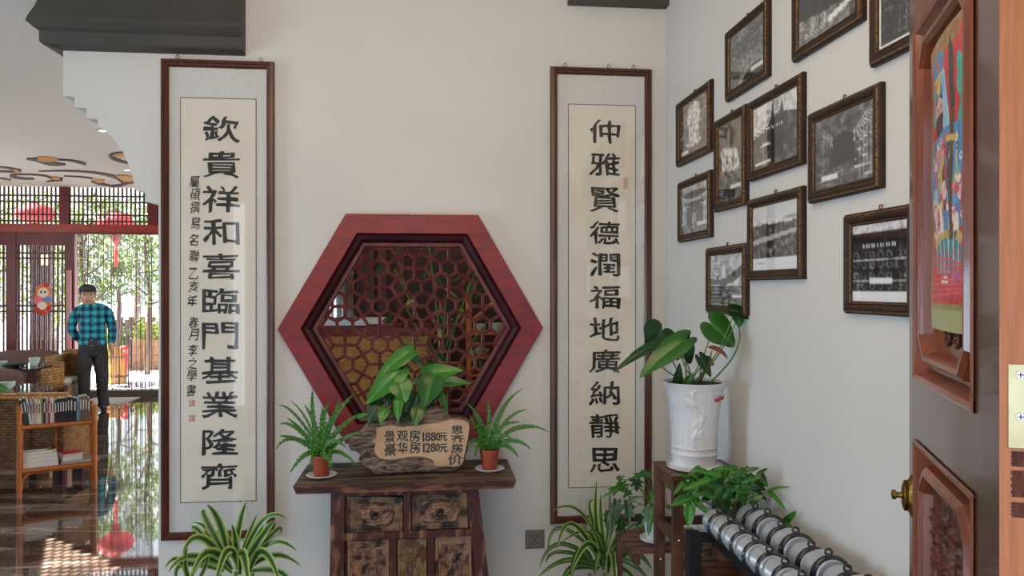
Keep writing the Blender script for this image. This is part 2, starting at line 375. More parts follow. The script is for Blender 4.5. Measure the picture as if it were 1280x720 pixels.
M['floor'] = floor_mat()
def plaid_mat():
    m = bpy.data.materials.new('teal_plaid_cloth'); m.use_nodes = True; nt = m.node_tree; N = nt.nodes; L = nt.links
    p = N['Principled BSDF']; p.inputs['Roughness'].default_value = .85
    tc = N.new('ShaderNodeTexCoord'); sp = N.new('ShaderNodeSeparateXYZ'); L.new(tc.outputs['Object'], sp.inputs[0])
    outs = []
    for ax, k in (('X', 68), ('Z', 62)):
        a = N.new('ShaderNodeMath'); a.operation = 'MULTIPLY'; a.inputs[1].default_value = k; L.new(sp.outputs[ax], a.inputs[0])
        b = N.new('ShaderNodeMath'); b.operation = 'SINE'; L.new(a.outputs[0], b.inputs[0])
        c = N.new('ShaderNodeMapRange'); c.inputs['From Min'].default_value = -.35; c.inputs['From Max'].default_value = .35; L.new(b.outputs[0], c.inputs['Value']); outs.append(c)
    s = N.new('ShaderNodeMath'); s.operation = 'ADD'; L.new(outs[0].outputs[0], s.inputs[0]); L.new(outs[1].outputs[0], s.inputs[1])
    h = N.new('ShaderNodeMath'); h.operation = 'MULTIPLY'; h.inputs[1].default_value = .5; L.new(s.outputs[0], h.inputs[0])
    r = N.new('ShaderNodeValToRGB'); e = r.color_ramp.elements; e[0].color = S(14, 44, 84); e[1].color = S(46, 178, 184); x = e.new(.5); x.color = S(24, 110, 138)
    L.new(h.outputs[0], r.inputs[0]); L.new(r.outputs[0], p.inputs['Base Color']); return m
M['plaid'] = plaid_mat()

# ------------------------------------------------------------------ large structure
YW = 3.63; XW = 1.128; CZ = 3.24; YF = 12.6; TH = 0.20
def struct(mb, name, m, parent=None, **kw):
    o = mb.build(name, m, parent, **kw)
    if parent is None: o['kind'] = 'structure'
    return o
b = MB(); b.box((-8.2, -1.2, -.12), (XW + .2, YF + .05, 0)); struct(b, 'floor', M['floor'])
# ceiling with an opening, added out of view, that admits the sun patch
SKX0, SKX1, SKY0, SKY1 = -6.35, -5.05, 4.55, 6.1
b = MB()
b.box((-8.2, -1.2, CZ), (SKX0, YF + .6, CZ + .15)); b.box((SKX1, -1.2, CZ), (XW + .2, YF + .6, CZ + .15))
b.box((SKX0, -1.2, CZ), (SKX1, SKY0, CZ + .15)); b.box((SKX0, SKY1, CZ), (SKX1, YF + .6, CZ + .15))
struct(b, 'ceiling', M['ceiling'])
# front wall with stepped, curved arch end and hexagonal opening
def wY(p): q = onY(p[0], p[1], YW); return (q.x, q.z)
HC = onY(516, 410, YW); HCX, HCZ = HC.x, HC.z
HR = 323 / 2 * 3.63 / FPX * 1.0
def hexpts(r, cx=0, cz=0): return [(cx + r * math.cos(R(60 * i)), cz + r * math.sin(R(60 * i))) for i in range(6)]
out = [(79, -30), (79, 120), (93, 121), (93, 134), (108, 135), (108, 148), (122, 149), (122, 158), (134, 165), (145, 177), (154, 191), (161, 206),
       (166, 222), (169.5, 238), (181.5, 240), (181.5, 252), (198, 255), (198, 1250)]
lo = [wY(p) for p in out]
lo = [(lo[0][0], CZ)] + lo[1:-1] + [(lo[-1][0], 0)]
hx = hexpts(HR * .80, HCX, HCZ)          # 0 right,1 ur,2 ul,3 left,4 ll,5 lr
Lm = hx[3]; Rm = hx[0]
# upper and lower pieces joined at the window's middle
zl = Lm[1]
left_col = [p for p in lo if p[1] > zl]
up = [(XW, CZ), ] + left_col + [(lo[-1][0], zl), Lm, hx[2], hx[1], Rm, (XW, zl)]
dn = [(XW, zl), Rm, hx[5], hx[4], Lm, (lo[-1][0], zl), (lo[-1][0], 0), (XW, 0)]
b = MB(); fnw = lambda a, c, t: Vector((a, YW + t, c))
b.prism(up, fnw, TH, 0); b.prism(dn, fnw, TH, 0)
struct(b, 'wall_front', M['wall'])
b = MB(); b.box((XW, -1.2, 0), (XW + .18, YF, CZ)); struct(b, 'wall_right', M['wall'])
b = MB(); b.box((-8.35, -1.4, 0), (-8.2, YF, CZ)); struct(b, 'wall_left', M['wall'])
b = MB()   # wall behind the camera with doorway and a slit added for scroll reflection
for xa_, xb_, za_, zb_ in ((-8.2, -2.15, 0, CZ), (-1.98, -1.35, 0, CZ), (-2.15, -1.98, 0, .4), (-2.15, -1.98, 2.6, CZ), (-1.35, .95, 2.65, CZ), (.95, XW + .18, 0, CZ)): b.box((xa_, -1.4, za_), (xb_, -1.2, zb_))
struct(b, 'wall_back', M['wall'])
b = MB(); b.box((-1.93, -1.19, .1), (-1.62, -1.14, 2.6)); struct(b, 'trim_20', M['redbeam'])  # unseen red panel, added to give the red strip in the left scroll's glass
b = MB(); b.box((-1.25, 5.35, 0), (XW, 5.45, CZ)); struct(b, 'wall_back_room', M['brownwall'])

# crown moulding of grey plaster over the arch end, wrapping round it
x0 = onY(79, 70, YW).x; x1 = onY(307, 70, YW).x
zb = onY(200, 67, YW).z
prof = [(0, 0), (.055, .012), (.062, .02), (.062, .065), (.08, .078), (.10, .098), (.095, .12), (.075, .17), (.055, .24), (.04, CZ - zb)]
def mold(name, xa, xb, z, prof, wrap):
    b = MB(); loops = []
    for e, h in prof:
        ea = e if wrap else 0
        loops.append(b.add([(xb, YW - e, z + h), (xa - ea, YW - e, z + h), (xa - ea, YW + (TH + e if wrap else 0), z + h), (xb, YW + (TH + e if wrap else 0), z + h)], []))
    for i in range(len(prof) - 1):
        for j in range(4):
            b.f.append([loops[i] + j, loops[i] + (j + 1) % 4, loops[i + 1] + (j + 1) % 4, loops[i + 1] + j]); b.m.append(0)
    b.f.append([loops[0] + j for j in (0, 1, 2, 3)][::-1]); b.m.append(0)
    b.f.append([loops[-1] + j for j in (0, 1, 2, 3)]); b.m.append(0)
    return struct(b, name, M['beam'])
mold('trim_1', x0 - .005, x1, zb, [(e + .004, h) for e, h in prof], True)
zb2 = onY(770, 3.5, YW - .06).z
b = MB(); xa = onY(712, 3, YW - .06).x
b.box((xa, YW - .06, zb2), (XW, YW, CZ)); b.box((xa + .02, YW - .085, zb2 + .03), (XW, YW - .06, CZ)); struct(b, 'trim_2', M['beam'])

# clouds set in the far ceiling
def cz(px, py, dz=0): q = onZ(px, py, CZ); return (q.x, q.y)
def stroke_poly(pts):
    """pts: (px,py,halfheight) -> outline in px"""
    up_, dn_ = [], []
    for i, (x, y, h) in enumerate(pts):
        a = pts[max(i - 1, 0)]; c = pts[min(i + 1, len(pts) - 1)]
        dx, dy = c[0] - a[0], c[1] - a[1]; l = math.hypot(dx, dy) or 1
        nx, ny = -dy / l, dx / l
        nx *= 1.0
        up_.append((x - nx * h, y - ny * h)); dn_.append((x + nx * h, y + ny * h))
    return up_, dn_
def sm(pts, n=4):
    out = []
    k = len(pts)
    for i in range(k - 1):
        p0, p1, p2, p3 = pts[max(i - 1, 0)], pts[i], pts[i + 1], pts[min(i + 2, k - 1)]
        for j in range(n):
            t = j / n
            out.append(tuple(.5 * (2 * p1[q] + (p2[q] - p0[q]) * t + (2 * p0[q] - 5 * p1[q] + 4 * p2[q] - p3[q]) * t * t + (3 * p1[q] - p0[q] - 3 * p2[q] + p3[q]) * t ** 3) for q in range(len(p1))))
    out.append(tuple(pts[-1])); return out
def cstroke(b, pts, mi=0, z0=CZ, th=.012):
    u_, d_ = stroke_poly(sm(pts)); 
    pu = [onZ(x, y, z0) for x, y in u_]; pd = [onZ(x, y, z0) for x, y in d_]; n = len(pu)
    vs = [p - Vector((0, 0, 0)) for p in pu + pd] + [p - Vector((0, 0, th)) for p in pu + pd]
    fs = []
    for i in range(n - 1):
        fs += [(2 * n + i, 2 * n + i + 1, 3 * n + i + 1, 3 * n + i), (i, i + 1, 2 * n + i + 1, 2 * n + i), (n + i, n + i + 1, 3 * n + i + 1, 3 * n + i)]
    fs += [(0, n, 3 * n, 2 * n), (n - 1, 2 * n - 1, 4 * n - 1, 3 * n - 1)]
    b.add(vs, fs, mi)
clouds = [
 ('nearest swirl of brown and gold cloud with a wavy tail on the white ceiling', [[(33, 198, .6), (45, 199, 2), (58, 202, 3.2), (70, 204.5, 2.2), (82, 205, .7)], [(72, 199, .8), (88, 200, .9), (100, 202.5, 1.4), (107, 205, 1.3)]], [[(47, 197, 2), (58, 198, 2.8), (72, 198.5, 1.6)]]),
 ('gold curled cloud ring cut off by the arch edge on the ceiling', [[(160, 203, 1), (150, 200.5, 1.5), (140, 196.5, 1.8), (139, 193, 1.6), (148, 190.5, 1), (158, 190, .8)]], [[(141, 193, 1), (150, 192.5, 2.6), (155, 192.5, 1)]]),
 ('brown hooked cloud with a gold heel in the middle of the ceiling', [[(43, 223, .8), (28, 222.5, 1.2), (14, 220, 1.4), (16, 218, 1), (35, 217.5, .7), (55, 219, .8), (66, 222.5, 1.4), (78, 223.5, 1.8), (70, 225, 1), (58, 226.5, .5)]], [[(64, 221, .8), (70, 222, 1.8), (75, 222.5, .8)]]),
 ('small brown cloud hook at the left edge of the ceiling', [[(-6, 208, .8), (8, 209, .9), (20, 211.5, 1.2), (26, 213, 1.4), (14, 214, 1), (-4, 213.5, .8)]], [[(16, 211, .7), (20, 212.5, 1.3), (24, 213, .6)]]),
 ('long trailing cloud with a wide gold head beside the arch', [[(48, 213.5, .3), (85, 213, .8), (115, 215, 1), (138, 219, 1.6), (150, 224, 1.8), (154, 229, 1.2)], [(140, 232, 1.4), (150, 231.5, 1.6), (160, 228, 1.6), (170, 226.5, 1.6)]], [[(146, 218.5, .6), (156, 222, 3.6), (168, 223, 2.6)]]),
 ('brown cloud leaf with gold back and thin tail near the window wall', [[(80, 219.5, .3), (100, 220.5, .6), (116, 222.5, .8)], [(114, 226, .8), (122, 228, 1.8), (130, 230, 1.4), (142, 233, .8)]], [[(117, 223.5, .8), (124, 225.5, 2), (131, 225, 1)]]),
 ('thin dark cloud streak at the left edge near the window wall', [[(-2, 222, .5), (6, 223, .9), (14, 224.5, .5)]], []),
]
for lab, br, go in clouds:
    b = MB()
    for s_ in br: cstroke(b, s_)
    bb = b.v; c0 = sum(bb, Vector()) / len(bb); c0.z = CZ
    t = thing('ceiling_cloud', lab, 'ceiling ornament', c0, group='cloud ornaments on the far ceiling')
    b.build('cloud_scroll', M['cloud'], t)
    if go:
        b = MB()
        for s_ in go: cstroke(b, s_, th=.016)
        b.build('gold_patch', M['cloudgold'], t)
for i, (px, py, lab) in enumerate([(128, 163, 'round ceiling downlight nearest the arch edge'), (159, 212.5, 'round ceiling downlight beside the wide gold cloud head'), (113, 238.5, 'round ceiling downlight closest to the window lattice')]):
    p = onZ(px, py, CZ - .004); t = thing('downlight', lab, 'downlight', (p.x, p.y, CZ), group='downlights in the far ceiling')
    b = MB(); b.lathe([(.055, 0), (.055, -.012), (.04, -.012), (.038, -.004)], (p.x, p.y, CZ), 20); b.build('trim_ring', M['whitep'], t)
    b = MB(); b.lathe([(.038, -.002), (.038, -.006)], (p.x, p.y, CZ), 16); b.build('lamp_disc', M['downlight'], t)

# unseen screen over the added ceiling opening, shaped to cast the dappled sun patch
def back(p): # floor px -> point in the ceiling plane along the sun
    q = onZ(p[0], p[1], 0); t = CZ / -SUN_DIR.z; return q - SUN_DIR * t
corner = [back(p) for p in ((32, 670), (130, 716), (150, 790), (-40, 790), (26, 700))]
poly = [(c.x, c.y) for c in corner]
def inside(x, y, poly):
    r_ = False; n = len(poly)
    for i in range(n):
        (x1_, y1_), (x2_, y2_) = poly[i], poly[(i + 1) % n]
        if (y1_ > y) != (y2_ > y) and x < (x2_ - x1_) * (y - y1_) / (y2_ - y1_) + x1_: r_ = not r_
    return r_
b = MB(); px_, py_ = .056, .066
minx = SKX0 - .05; miny = SKY0 - .05; zz = CZ + .16
nx = int((SKX1 - SKX0 + .1) / px_) + 1; ny = int((SKY1 - SKY0 + .1) / py_) + 1
for j in range(ny):
    for i in range(nx):
        cx = minx + (i + (.5 if j % 2 else 0)) * px_; cy = miny + j * py_
        A = [(cx - px_ / 2, cy - py_ / 2), (cx + px_ / 2, cy - py_ / 2), (cx + px_ / 2, cy + py_ / 2), (cx - px_ / 2, cy + py_ / 2)]
        if inside(cx, cy, poly):
            n = 12; outp = []; inp = []
            for k in range(n):
                a = 2 * math.pi * (k + .5) / n; c_, s_ = math.cos(a), math.sin(a)
                m_ = max(abs(c_) / (px_ / 2), abs(s_) / (py_ / 2)); outp.append((cx + c_ / m_, cy + s_ / m_))
                inp.append((cx + c_ * px_ * .40, cy + s_ * py_ * .40))
            b0 = b.add([(x, y, zz) for x, y in outp] + [(x, y, zz) for x, y in inp], [(k, (k + 1) % n, n + (k + 1) % n, n + k) for k in range(n)])
        else: b.add([(x, y, zz) for x, y in A], [(0, 1, 2, 3)])
struct(b, 'window_1', M['redwood'])

# ------------------------------------------------------------------ text
_tc = {}
def glyph(ch, off=0.0, res=3):
    k = (ch, off)
    if k in _tc: return _tc[k]
    c = bpy.data.curves.new('t', 'FONT'); c.body = ch; c.resolution_u = res; c.offset = off
    o = bpy.data.objects.new('t', c); COL.objects.link(o); bpy.context.view_layer.update()
    m = o.to_mesh(); vs = [v.co.copy() for v in m.vertices]; fs = [list(p.vertices) for p in m.polygons]
    o.to_mesh_clear(); bpy.data.objects.remove(o); bpy.data.curves.remove(c)
    xs = [v.x for v in vs]; ys = [v.y for v in vs]
    cx, cy = (min(xs) + max(xs)) / 2, (min(ys) + max(ys)) / 2; sx, sy = max(xs) - min(xs), max(ys) - min(ys)
    vs = [((v.x - cx) / sx, (v.y - cy) / sy) for v in vs]
    _tc[k] = (vs, fs); return _tc[k]
def put_char(ch, cx, cz, wd, ht, Y, parent, m, off=.0, wob=.0, slant=0, bold=.0, name='character'):
    vs, fs = glyph(ch, off); b = MB(); o = []
    for x, y in vs:
        # brush feel: ends of strokes swell and dip
        q = noise.noise(Vector((x * 5 + ord(ch) % 97, y * 5, 0))); q2 = noise.noise(Vector((x * 4, y * 4 + ord(ch) % 53, 3)))
        o.append((x + wob * q + slant * y, y + wob * 1.3 * q2 - (.05 * abs(x * 2) ** 2 if wob else 0) * (1 if y < 0 else -.2)))
    sh = bold
    for q, (ex, ez) in enumerate(((0, 0), (1, .4), (-1, -.4), (.3, 1), (-.3, -1))):
        if q and not sh: break
        b.add([(cx + x * wd + ex * sh, Y - q * .00012, cz + y * ht + ez * sh * .8) for x, y in o], fs)
    n = len(fs)
    ob = b.build(name, m, parent)
    return ob

# ------------------------------------------------------------------ calligraphy scrolls in frames
def scroll(label, px0, py0, px1, py1, inner, chars, cys, cxp, cw, small=None, seals=(), hooks=()):
    Yf = YW - .03
    a = onY(px0, py1, Yf); c = onY(px1, py0, Yf)
    # average the slanted top and bottom edges
    xm0, xm1 = a.x, c.x
    zt = (onY(px0, py0[0] if isinstance(py0, tuple) else py0, Yf).z)
    return None
def mkscroll(label, X0, X1, Z0, Z1, ix0, ix1, iz0, iz1):
    Yf = YW - .03; t = thing('calligraphy_scroll', label, 'framed scroll', ((X0 + X1) / 2, YW, Z0), group='pair of framed calligraphy scrolls on the front wall')
    fn = lambda a, c, d: Vector((a, YW - d, c))
    P = rect(X0, Z0, X1, Z1)
    for k in range(4):   # four mitred rails
        pr = [(0, 0), (0, .022), (.004, .03), (.016, .032), (.019, .026), (.027, .026), (.034, .018), (.034, .0)]
        b = MB(); lp = []
        for ins, dep in pr:
            ip = inset(P, ins); lp.append(b.add([fn(*ip[k], dep), fn(*ip[(k + 1) % 4], dep)], []))
        for i in range(len(pr) - 1): b.f.append([lp[i], lp[i] + 1, lp[i + 1] + 1, lp[i + 1]]); b.m.append(0)
        b.build('frame_rail', M['dkwood'], t)
    Q = inset(P, .03)
    b = MB(); b.box((Q[0][0], YW - .010, Q[0][1]), (Q[2][0], YW - .001, Q[2][1])); b.build('silk_mount', M['mat'], t)
    b = MB(); b.box((ix0, YW - .0115, iz0), (ix1, YW - .0102, iz1)); sh = b.build('rice_paper_sheet', M['paper'], t)
    b = MB(); l = .0035
    for (xa, za, xb, zb_) in ((ix0 - l, iz0 - l, ix1 + l, iz0), (ix0 - l, iz1, ix1 + l, iz1 + l), (ix0 - l, iz0, ix0, iz1), (ix1, iz0, ix1 + l, iz1)):
        b.box((xa, YW - .0122, za), (xb, YW - .0105, zb_))
    b.build('border_line', M['line'], t)
    b = MB(); b.box((Q[0][0], YW - .0175, Q[0][1]), (Q[2][0], YW - .0155, Q[2][1])); b.build('glass_pane', M['glass'], t)
    return t, sh
def hook(t, x, z):
    b = MB(); b.torus((x, YW - .012, z + .012), (0, 1, 0), .008, .0018, 14, 6); b.tube([(x, YW, z + .022), (x, YW - .014, z + .022)], .0025, 6); b.build('hanging_ring', M['steel'], t)
Yt = YW - .0125
def PY(x, y, Y=Yt): return onY(x, y, Y)
# left
a = onY(200, 677, YW - .03); c = onY(342, 76.5, YW - .03)
i0 = PY(226, 628); i1 = PY(319.5, 124.5)
tl, shl = mkscroll('framed calligraphy scroll left of the hexagonal window, with a narrow second column of writing', a.x, c.x, a.z, c.z, i0.x, i1.x, i0.z, i1.z)
main = '欽貴祥和喜臨門基業隆齊'
for ch, y in zip(main, (161, 205, 249, 290, 333, 376, 419.5, 462, 505.5, 552, 595)):
    x = 277 - (y - 161) * .006; p = PY(x, y); s_ = 3.63 / FPX
    put_char(ch, p.x, p.z, 42 * s_, 30 * s_, Yt, tl, M['ink'], 0, .06, bold=.0022)
small = '屬碩撰易名聯乙亥年春月李之學書'
for ch, y, x in zip(small, (227, 243, 259, 279, 300, 320, 342, 358, 376, 403, 418, 438, 454, 469, 488), (243, 244, 244, 244, 242, 243, 242, 242, 240, 242, 242, 241, 241, 240, 239)):
    p = PY(x, y); put_char(ch, p.x, p.z, 11 * s_, 13.5 * s_, Yt, tl, M['ink'], 0, .08, .14, bold=.0004)
for y in (504, 523):
    p = PY(240, y); b = MB(); h = .013; P = rect(p.x - h, p.z - h, p.x + h, p.z + h)
    b.rings(P, [(0, 0), (.003, 0)], lambda a, c, d: Vector((a, Yt, c)))
    for q in (-.006, 0, .006): b.box((p.x - .008, Yt - .0003, p.z + q - .001), (p.x + .008, Yt, p.z + q + .001))
    b.box((p.x + .002, Yt - .0003, p.z - .009), (p.x + .0045, Yt, p.z + .009)); b.build('red_seal', M['seal'], tl)
for x in (223, 327): q = onY(x, 75.5, YW); hook(tl, q.x, c.z)
# right
a = onY(688.5, 656, YW - .03); c = onY(815.5, 86, YW - .03)
i0 = PY(711, 609.5); i1 = PY(794, 132.5)
tr, shr = mkscroll('framed calligraphy scroll beside the room corner, with a single column of large characters', a.x, c.x, a.z, c.z, i0.x, i1.x, i0.z, i1.z)
for ch, y in zip('仲雅賢德潤福地廣納靜思', (164.5, 205.5, 249, 291, 330, 371, 411, 451, 491, 532, 575)):
    p = PY(756, y); put_char(ch, p.x, p.z, 37 * s_ * 1.03, 28 * s_ * 1.02, Yt, tr, M['ink'], 0, .06, bold=.0022)
p = PY(782, 229); b = MB(); P = rect(p.x - .009, p.z - .026, p.x + .009, p.z + .026); b.rings(P, [(0, 0), (.0025, 0)], lambda a, c, d: Vector((a, Yt, c)))
for q in (-.018, -.010, -.002, .006, .014): b.box((p.x - .006, Yt - .0003, p.z + q - .001), (p.x + .006, Yt, p.z + q + .002))
b.build('red_seal', M['seal'], tr)
for x in (706, 760, 791): q = onY(x, 84, YW); hook(tr, q.x, c.z)

# ------------------------------------------------------------------ hexagonal lattice window
t = thing('hexagonal_window', 'large red lacquered hexagonal window with honeycomb lattice above the old cabinet', 'lattice window', (HCX, YW, HCZ - HR * .866))
ap = HR * .866
fnh = lambda a, c, d: Vector((HCX + a, YW - d, HCZ + c))
HP = hexpts(HR)
def hexrail(prof, name, m, smooth=None):
    for k in range(6):
        b = MB(); lp = []
        for ins, dep in prof:
            ip = inset(HP, ins); lp.append(b.add([fnh(*ip[k], dep), fnh(*ip[(k + 1) % 6], dep)], []))
        for i in range(len(prof) - 1): b.f.append([lp[i], lp[i] + 1, lp[i + 1] + 1, lp[i + 1]]); b.m.append(0)
        b.build(name, m, t)
pm = 3.63 / FPX
hexrail([(0, 0), (0, .038), (.003, .042), (23 * pm, .042), (24 * pm, .036), (24 * pm, .0)], 'frame_board', M['hexred'])
hexrail([(23.5 * pm, .0), (25 * pm, .026), (27 * pm, .030), (31 * pm, .022), (33.5 * pm, .004), (34.5 * pm, -.002)], 'inner_molding', M['hexdark'])
hexrail([(34 * pm, -.004), (35 * pm, .004), (35.6 * pm, .004), (36.2 * pm, -.002), (37 * pm, -.002), (37.5 * pm, .002), (38.2 * pm, .002), (39 * pm, -.008), (39 * pm, -.03)], 'bead_strip', M['lattice'])
AP2 = ap - 38.5 * pm; YL = YW + .012
sp_ = 47.7 * pm
def clip(p, q):
    """clip segment to hexagon of apothem AP2"""
    t0, t1 = 0.0, 1.0; d = q - p
    for k in range(6):
        n = Vector((math.cos(R(30 + 60 * k)), math.sin(R(30 + 60 * k)))); nd = n.dot(d); c_ = AP2 - n.dot(p)
        if abs(nd) < 1e-9:
            if c_ < 0: return None
            continue
        tt = c_ / nd
        if nd > 0: t1 = min(t1, tt)
        else: t0 = max(t0, tt)
    if t1 - t0 < .03: return None
    return p + d * t0, p + d * t1
def lat_bar(p, q, wdt, name='lattice_bar', dy=0.0):
    r_ = clip(Vector(p), Vector(q))
    if not r_ or (r_[1] - r_[0]).length < .004: return
    a_, c_ = r_; d = (c_ - a_).normalized(); n = Vector((-d.y, d.x)); b = MB()
    prf = [(-1, .0), (-1, .009), (-.62, .013), (-.3, .009), (0, .013 * .9), (.3, .009), (.62, .013), (1, .009), (1, 0)]
    for e in (a_ - d * .001, c_ + d * .001):
        for s2, h in prf:
            v = e + n * (s2 * wdt / 2); b.v.append(Vector((HCX + v.x, YL + dy + .004 - h, HCZ + v.y)))
    k = len(prf)
    for i in range(k - 1): b.f.append([i, i + 1, k + i + 1, k + i]); b.m.append(0)
    b.f.append([0, k, 2 * k - 1, k - 1]); b.m.append(0)
    b.build(name, M['lattice'], t)
BW = 4.0 * pm; rs_ = 11 * pm; cx_ = sp_ * math.sqrt(3) / 2 * 1.03
nodes = []
for i in range(-4, 5):
    for j in range(-5, 6):
        c_ = Vector((i * cx_ + 2 * pm, (j + (.5 if i % 2 else 0)) * sp_ + 3 * pm))
        if c_.length < HR: nodes.append((i, j, c_))
for i, j, c_ in nodes:
    V6 = [c_ + Vector((math.cos(R(90 + 60 * k)), math.sin(R(90 + 60 * k)))) * rs_ for k in range(6)]
    if all(abs(Vector((math.cos(R(30 + 60 * k)), math.sin(R(30 + 60 * k)))).dot(c_)) < AP2 + rs_ * .6 for k in range(6)):
        for k in range(6): lat_bar(V6[k], V6[(k + 1) % 6], BW, 'small_hexagon_bar')
    # links: up, upper right, lower right
    for di, dj in ((0, 1), (1, None), (1, 'd')):
        if di == 0: q = c_ + Vector((0, sp_))
        elif dj is None: q = c_ + Vector((cx_, sp_ / 2))
        else: q = c_ + Vector((cx_, -sp_ / 2))
        d = (q - c_).normalized(); lat_bar(c_ + d * rs_, q - d * rs_, BW, 'link_bar')
    # voronoi ring, three of six edges
    rv = sp_ / math.sqrt(3)
    V = [c_ + Vector((math.cos(R(60 * k)) * rv * 1.03, math.sin(R(60 * k)) * rv)) for k in range(6)]
    for k in (0, 1, 5): lat_bar(V[k], V[(k + 1) % 6], BW, 'large_hexagon_bar', .003)
b = MB(); q = onY(516, 268, YW); b.tube([(q.x, YW, q.z), (q.x, YW - .012, q.z)], .003, 6)
origin_to_base(b.build('wall_nail', M['steel'], label='tiny metal nail in the wall just above the hexagonal window', cat='nail'))

# ------------------------------------------------------------------ wall socket
p0 = onY(656.5, 685.5, YW); p1 = onY(680.5, 661.5, YW)
t = thing('wall_socket', 'square grey-brown wall socket low beside the right scroll', 'socket', ((p0.x + p1.x) / 2, YW, p0.z))
b = MB(); b.rings(rect(p0.x, p0.z, p1.x, p1.z), [(0, 0), (0, .006), (.004, .009)], lambda a, c, d: Vector((a, YW - d, c)), close_in=True); b.build('cover_plate', M['outlet'], t)
cxs, czs = (p0.x + p1.x) / 2, (p0.z + p1.z) / 2
for dx, dz, an in ((-.012, .014, 0), (.012, .014, 0), (0, -.004, 0), (-.01, -.02, 35), (.01, -.02, -35)):
    b = MB(); b.box((-.0022, -.0101, -.005), (.0022, -.0085, .005), M=Matrix.Translation((cxs + dx, YW, czs + dz)) @ Matrix.Rotation(R(an), 4, 'Y')); b.build('socket_slot', M['black'], t)

# ------------------------------------------------------------------ framed photographs
def nz(x, y, s): return noise.fractal(Vector((x * s, y * s, s * .37)), 1.0, 2.0, 4)
class Pic:
    def __init__(s, w_, h_, base=128): s.w, s.h = w_, h_; s.a = np.ones((h_, w_, 3)) * (np.array(base) if not np.isscalar(base) else base)
    def yx(s): y, x = np.mgrid[0:s.h, 0:s.w]; return 1 - (y + .5) / s.h, (x + .5) / s.w      # y up, 0..1 ; row 0 is top
    def poly(s, pts, c):
        y, x = s.yx(); ins = np.zeros(x.shape, bool); n = len(pts)
        for i in range(n):
            (x1, y1), (x2, y2) = pts[i], pts[(i + 1) % n]
            if y1 == y2: continue
            cond = ((y1 > y) != (y2 > y)) & (x < (x2 - x1) * (y - y1) / (y2 - y1) + x1); ins ^= cond
        s.a[ins] = c
    def rect(s, x0, y0, x1, y1, c): s.poly(rect(x0, y0, x1, y1), c)
    def ell(s, cx, cy, rx, ry, c, r2=None):
        y, x = s.yx(); d = ((x - cx) / rx) ** 2 + ((y - cy) / ry) ** 2; m = d < 1
        if r2: m &= d > r2 * r2
        s.a[m] = c
    def line(s, pts, wdt, c):
        y, x = s.yx()
        for (x1, y1), (x2, y2) in zip(pts, pts[1:]):
            dx, dy = x2 - x1, y2 - y1; l = dx * dx + dy * dy or 1e-9
            t_ = np.clip(((x - x1) * dx + (y - y1) * dy) / l, 0, 1); s.a[np.hypot(x - x1 - t_ * dx, y - y1 - t_ * dy) < wdt] = c
    def noisy(s, amp, sc, seed, box=(0, 0, 1, 1)):
        y, x = s.yx()
        for r_ in range(s.h):
            for c_ in range(s.w):
                xx, yy = x[r_, c_], y[r_, c_]
                if box[0] <= xx <= box[2] and box[1] <= yy <= box[3]: s.a[r_, c_] += amp * noise.fractal(Vector((xx * sc, yy * sc, seed)), .8, 2.0, 3)
    def roof(s, cx, y0, w_, h_, c, curl=.04):
        n = 10; top = [(cx - w_ / 2 + w_ * i / n, y0 + curl * abs(2 * i / n - 1) ** 2.5) for i in range(n + 1)]
        s.poly(top + [(cx + w_ * .30, y0 + h_), (cx - w_ * .30, y0 + h_)], c)
    def build(s, name, m, parent, fn, gray_bias=None):
        a = np.clip((s.a - 118) * 1.4 + 112 if gray_bias else s.a, 6, 250); b = MB(); cols = []
        H, W_ = s.h, s.w
        lin = np.where(a / 255 <= .04045, a / 255 / 12.92, ((a / 255 + .055) / 1.055) ** 2.4)
        vs = [fn(c_ / (W_ - 1), 1 - r_ / (H - 1)) for r_ in range(H) for c_ in range(W_)]
        fs = [(r_ * W_ + c_, (r_ + 1) * W_ + c_, (r_ + 1) * W_ + c_ + 1, r_ * W_ + c_ + 1) for r_ in range(H - 1) for c_ in range(W_ - 1)]
        b.add(vs, fs); col = np.concatenate([lin.reshape(-1, 3), np.ones((H * W_, 1))], 1)
        return b.build(name, m, parent, col=col)
def pic_bridge(p):
    p.a[:] = 120; p.noisy(50, 4, 1); 
    for k in range(9): p.line([(x, .22 + .42 * math.sin((x + .15) * 2.2) - k * .028) for x in np.linspace(0, 1, 14)], .006, 90 + 16 * (k % 3))
    p.ell(.75, .0, .5, .32, 150); p.ell(.78, -.04, .42, .28, 70); p.poly([(0, .75), (1, .95), (1, .8), (0, .58)], 96); p.noisy(40, 16, 3); p.rect(.62, .12, .97, .19, 225)
def pic_steps(p):
    p.a[:] = 90; p.rect(0, .35, 1, 1, 40); p.roof(.6, .62, .9, .3, 14); p.poly([(0, 0), (.9, 0), (.9, .3), (0, .42)], 120)
    for k in range(6): p.line([(.15 + .06 * k, .08), (.2 + .06 * k, .34)], .008, 190)
    for k in range(4): p.rect(.12, .1 + .07 * k, .5, .125 + .07 * k, 160)
    p.poly([(.55, .22), (.96, .34), (.96, .26), (.55, .12)], 235); p.noisy(70, 9, 5)
def pic_night(p):
    p.a[:] = 34
    for k in range(12): p.line([(.22 + k * .07, .08), (.22 + k * .07, .95)], .006, 90 + 50 * (k % 2))
    for k in range(9): p.line([(.15, .1 + k * .1), (1, .12 + k * .1)], .005, 110)
    p.noisy(80, 12, 7); p.rect(0, 0, .06, 1, 235); p.rect(0, 0, 1, .04, 215)
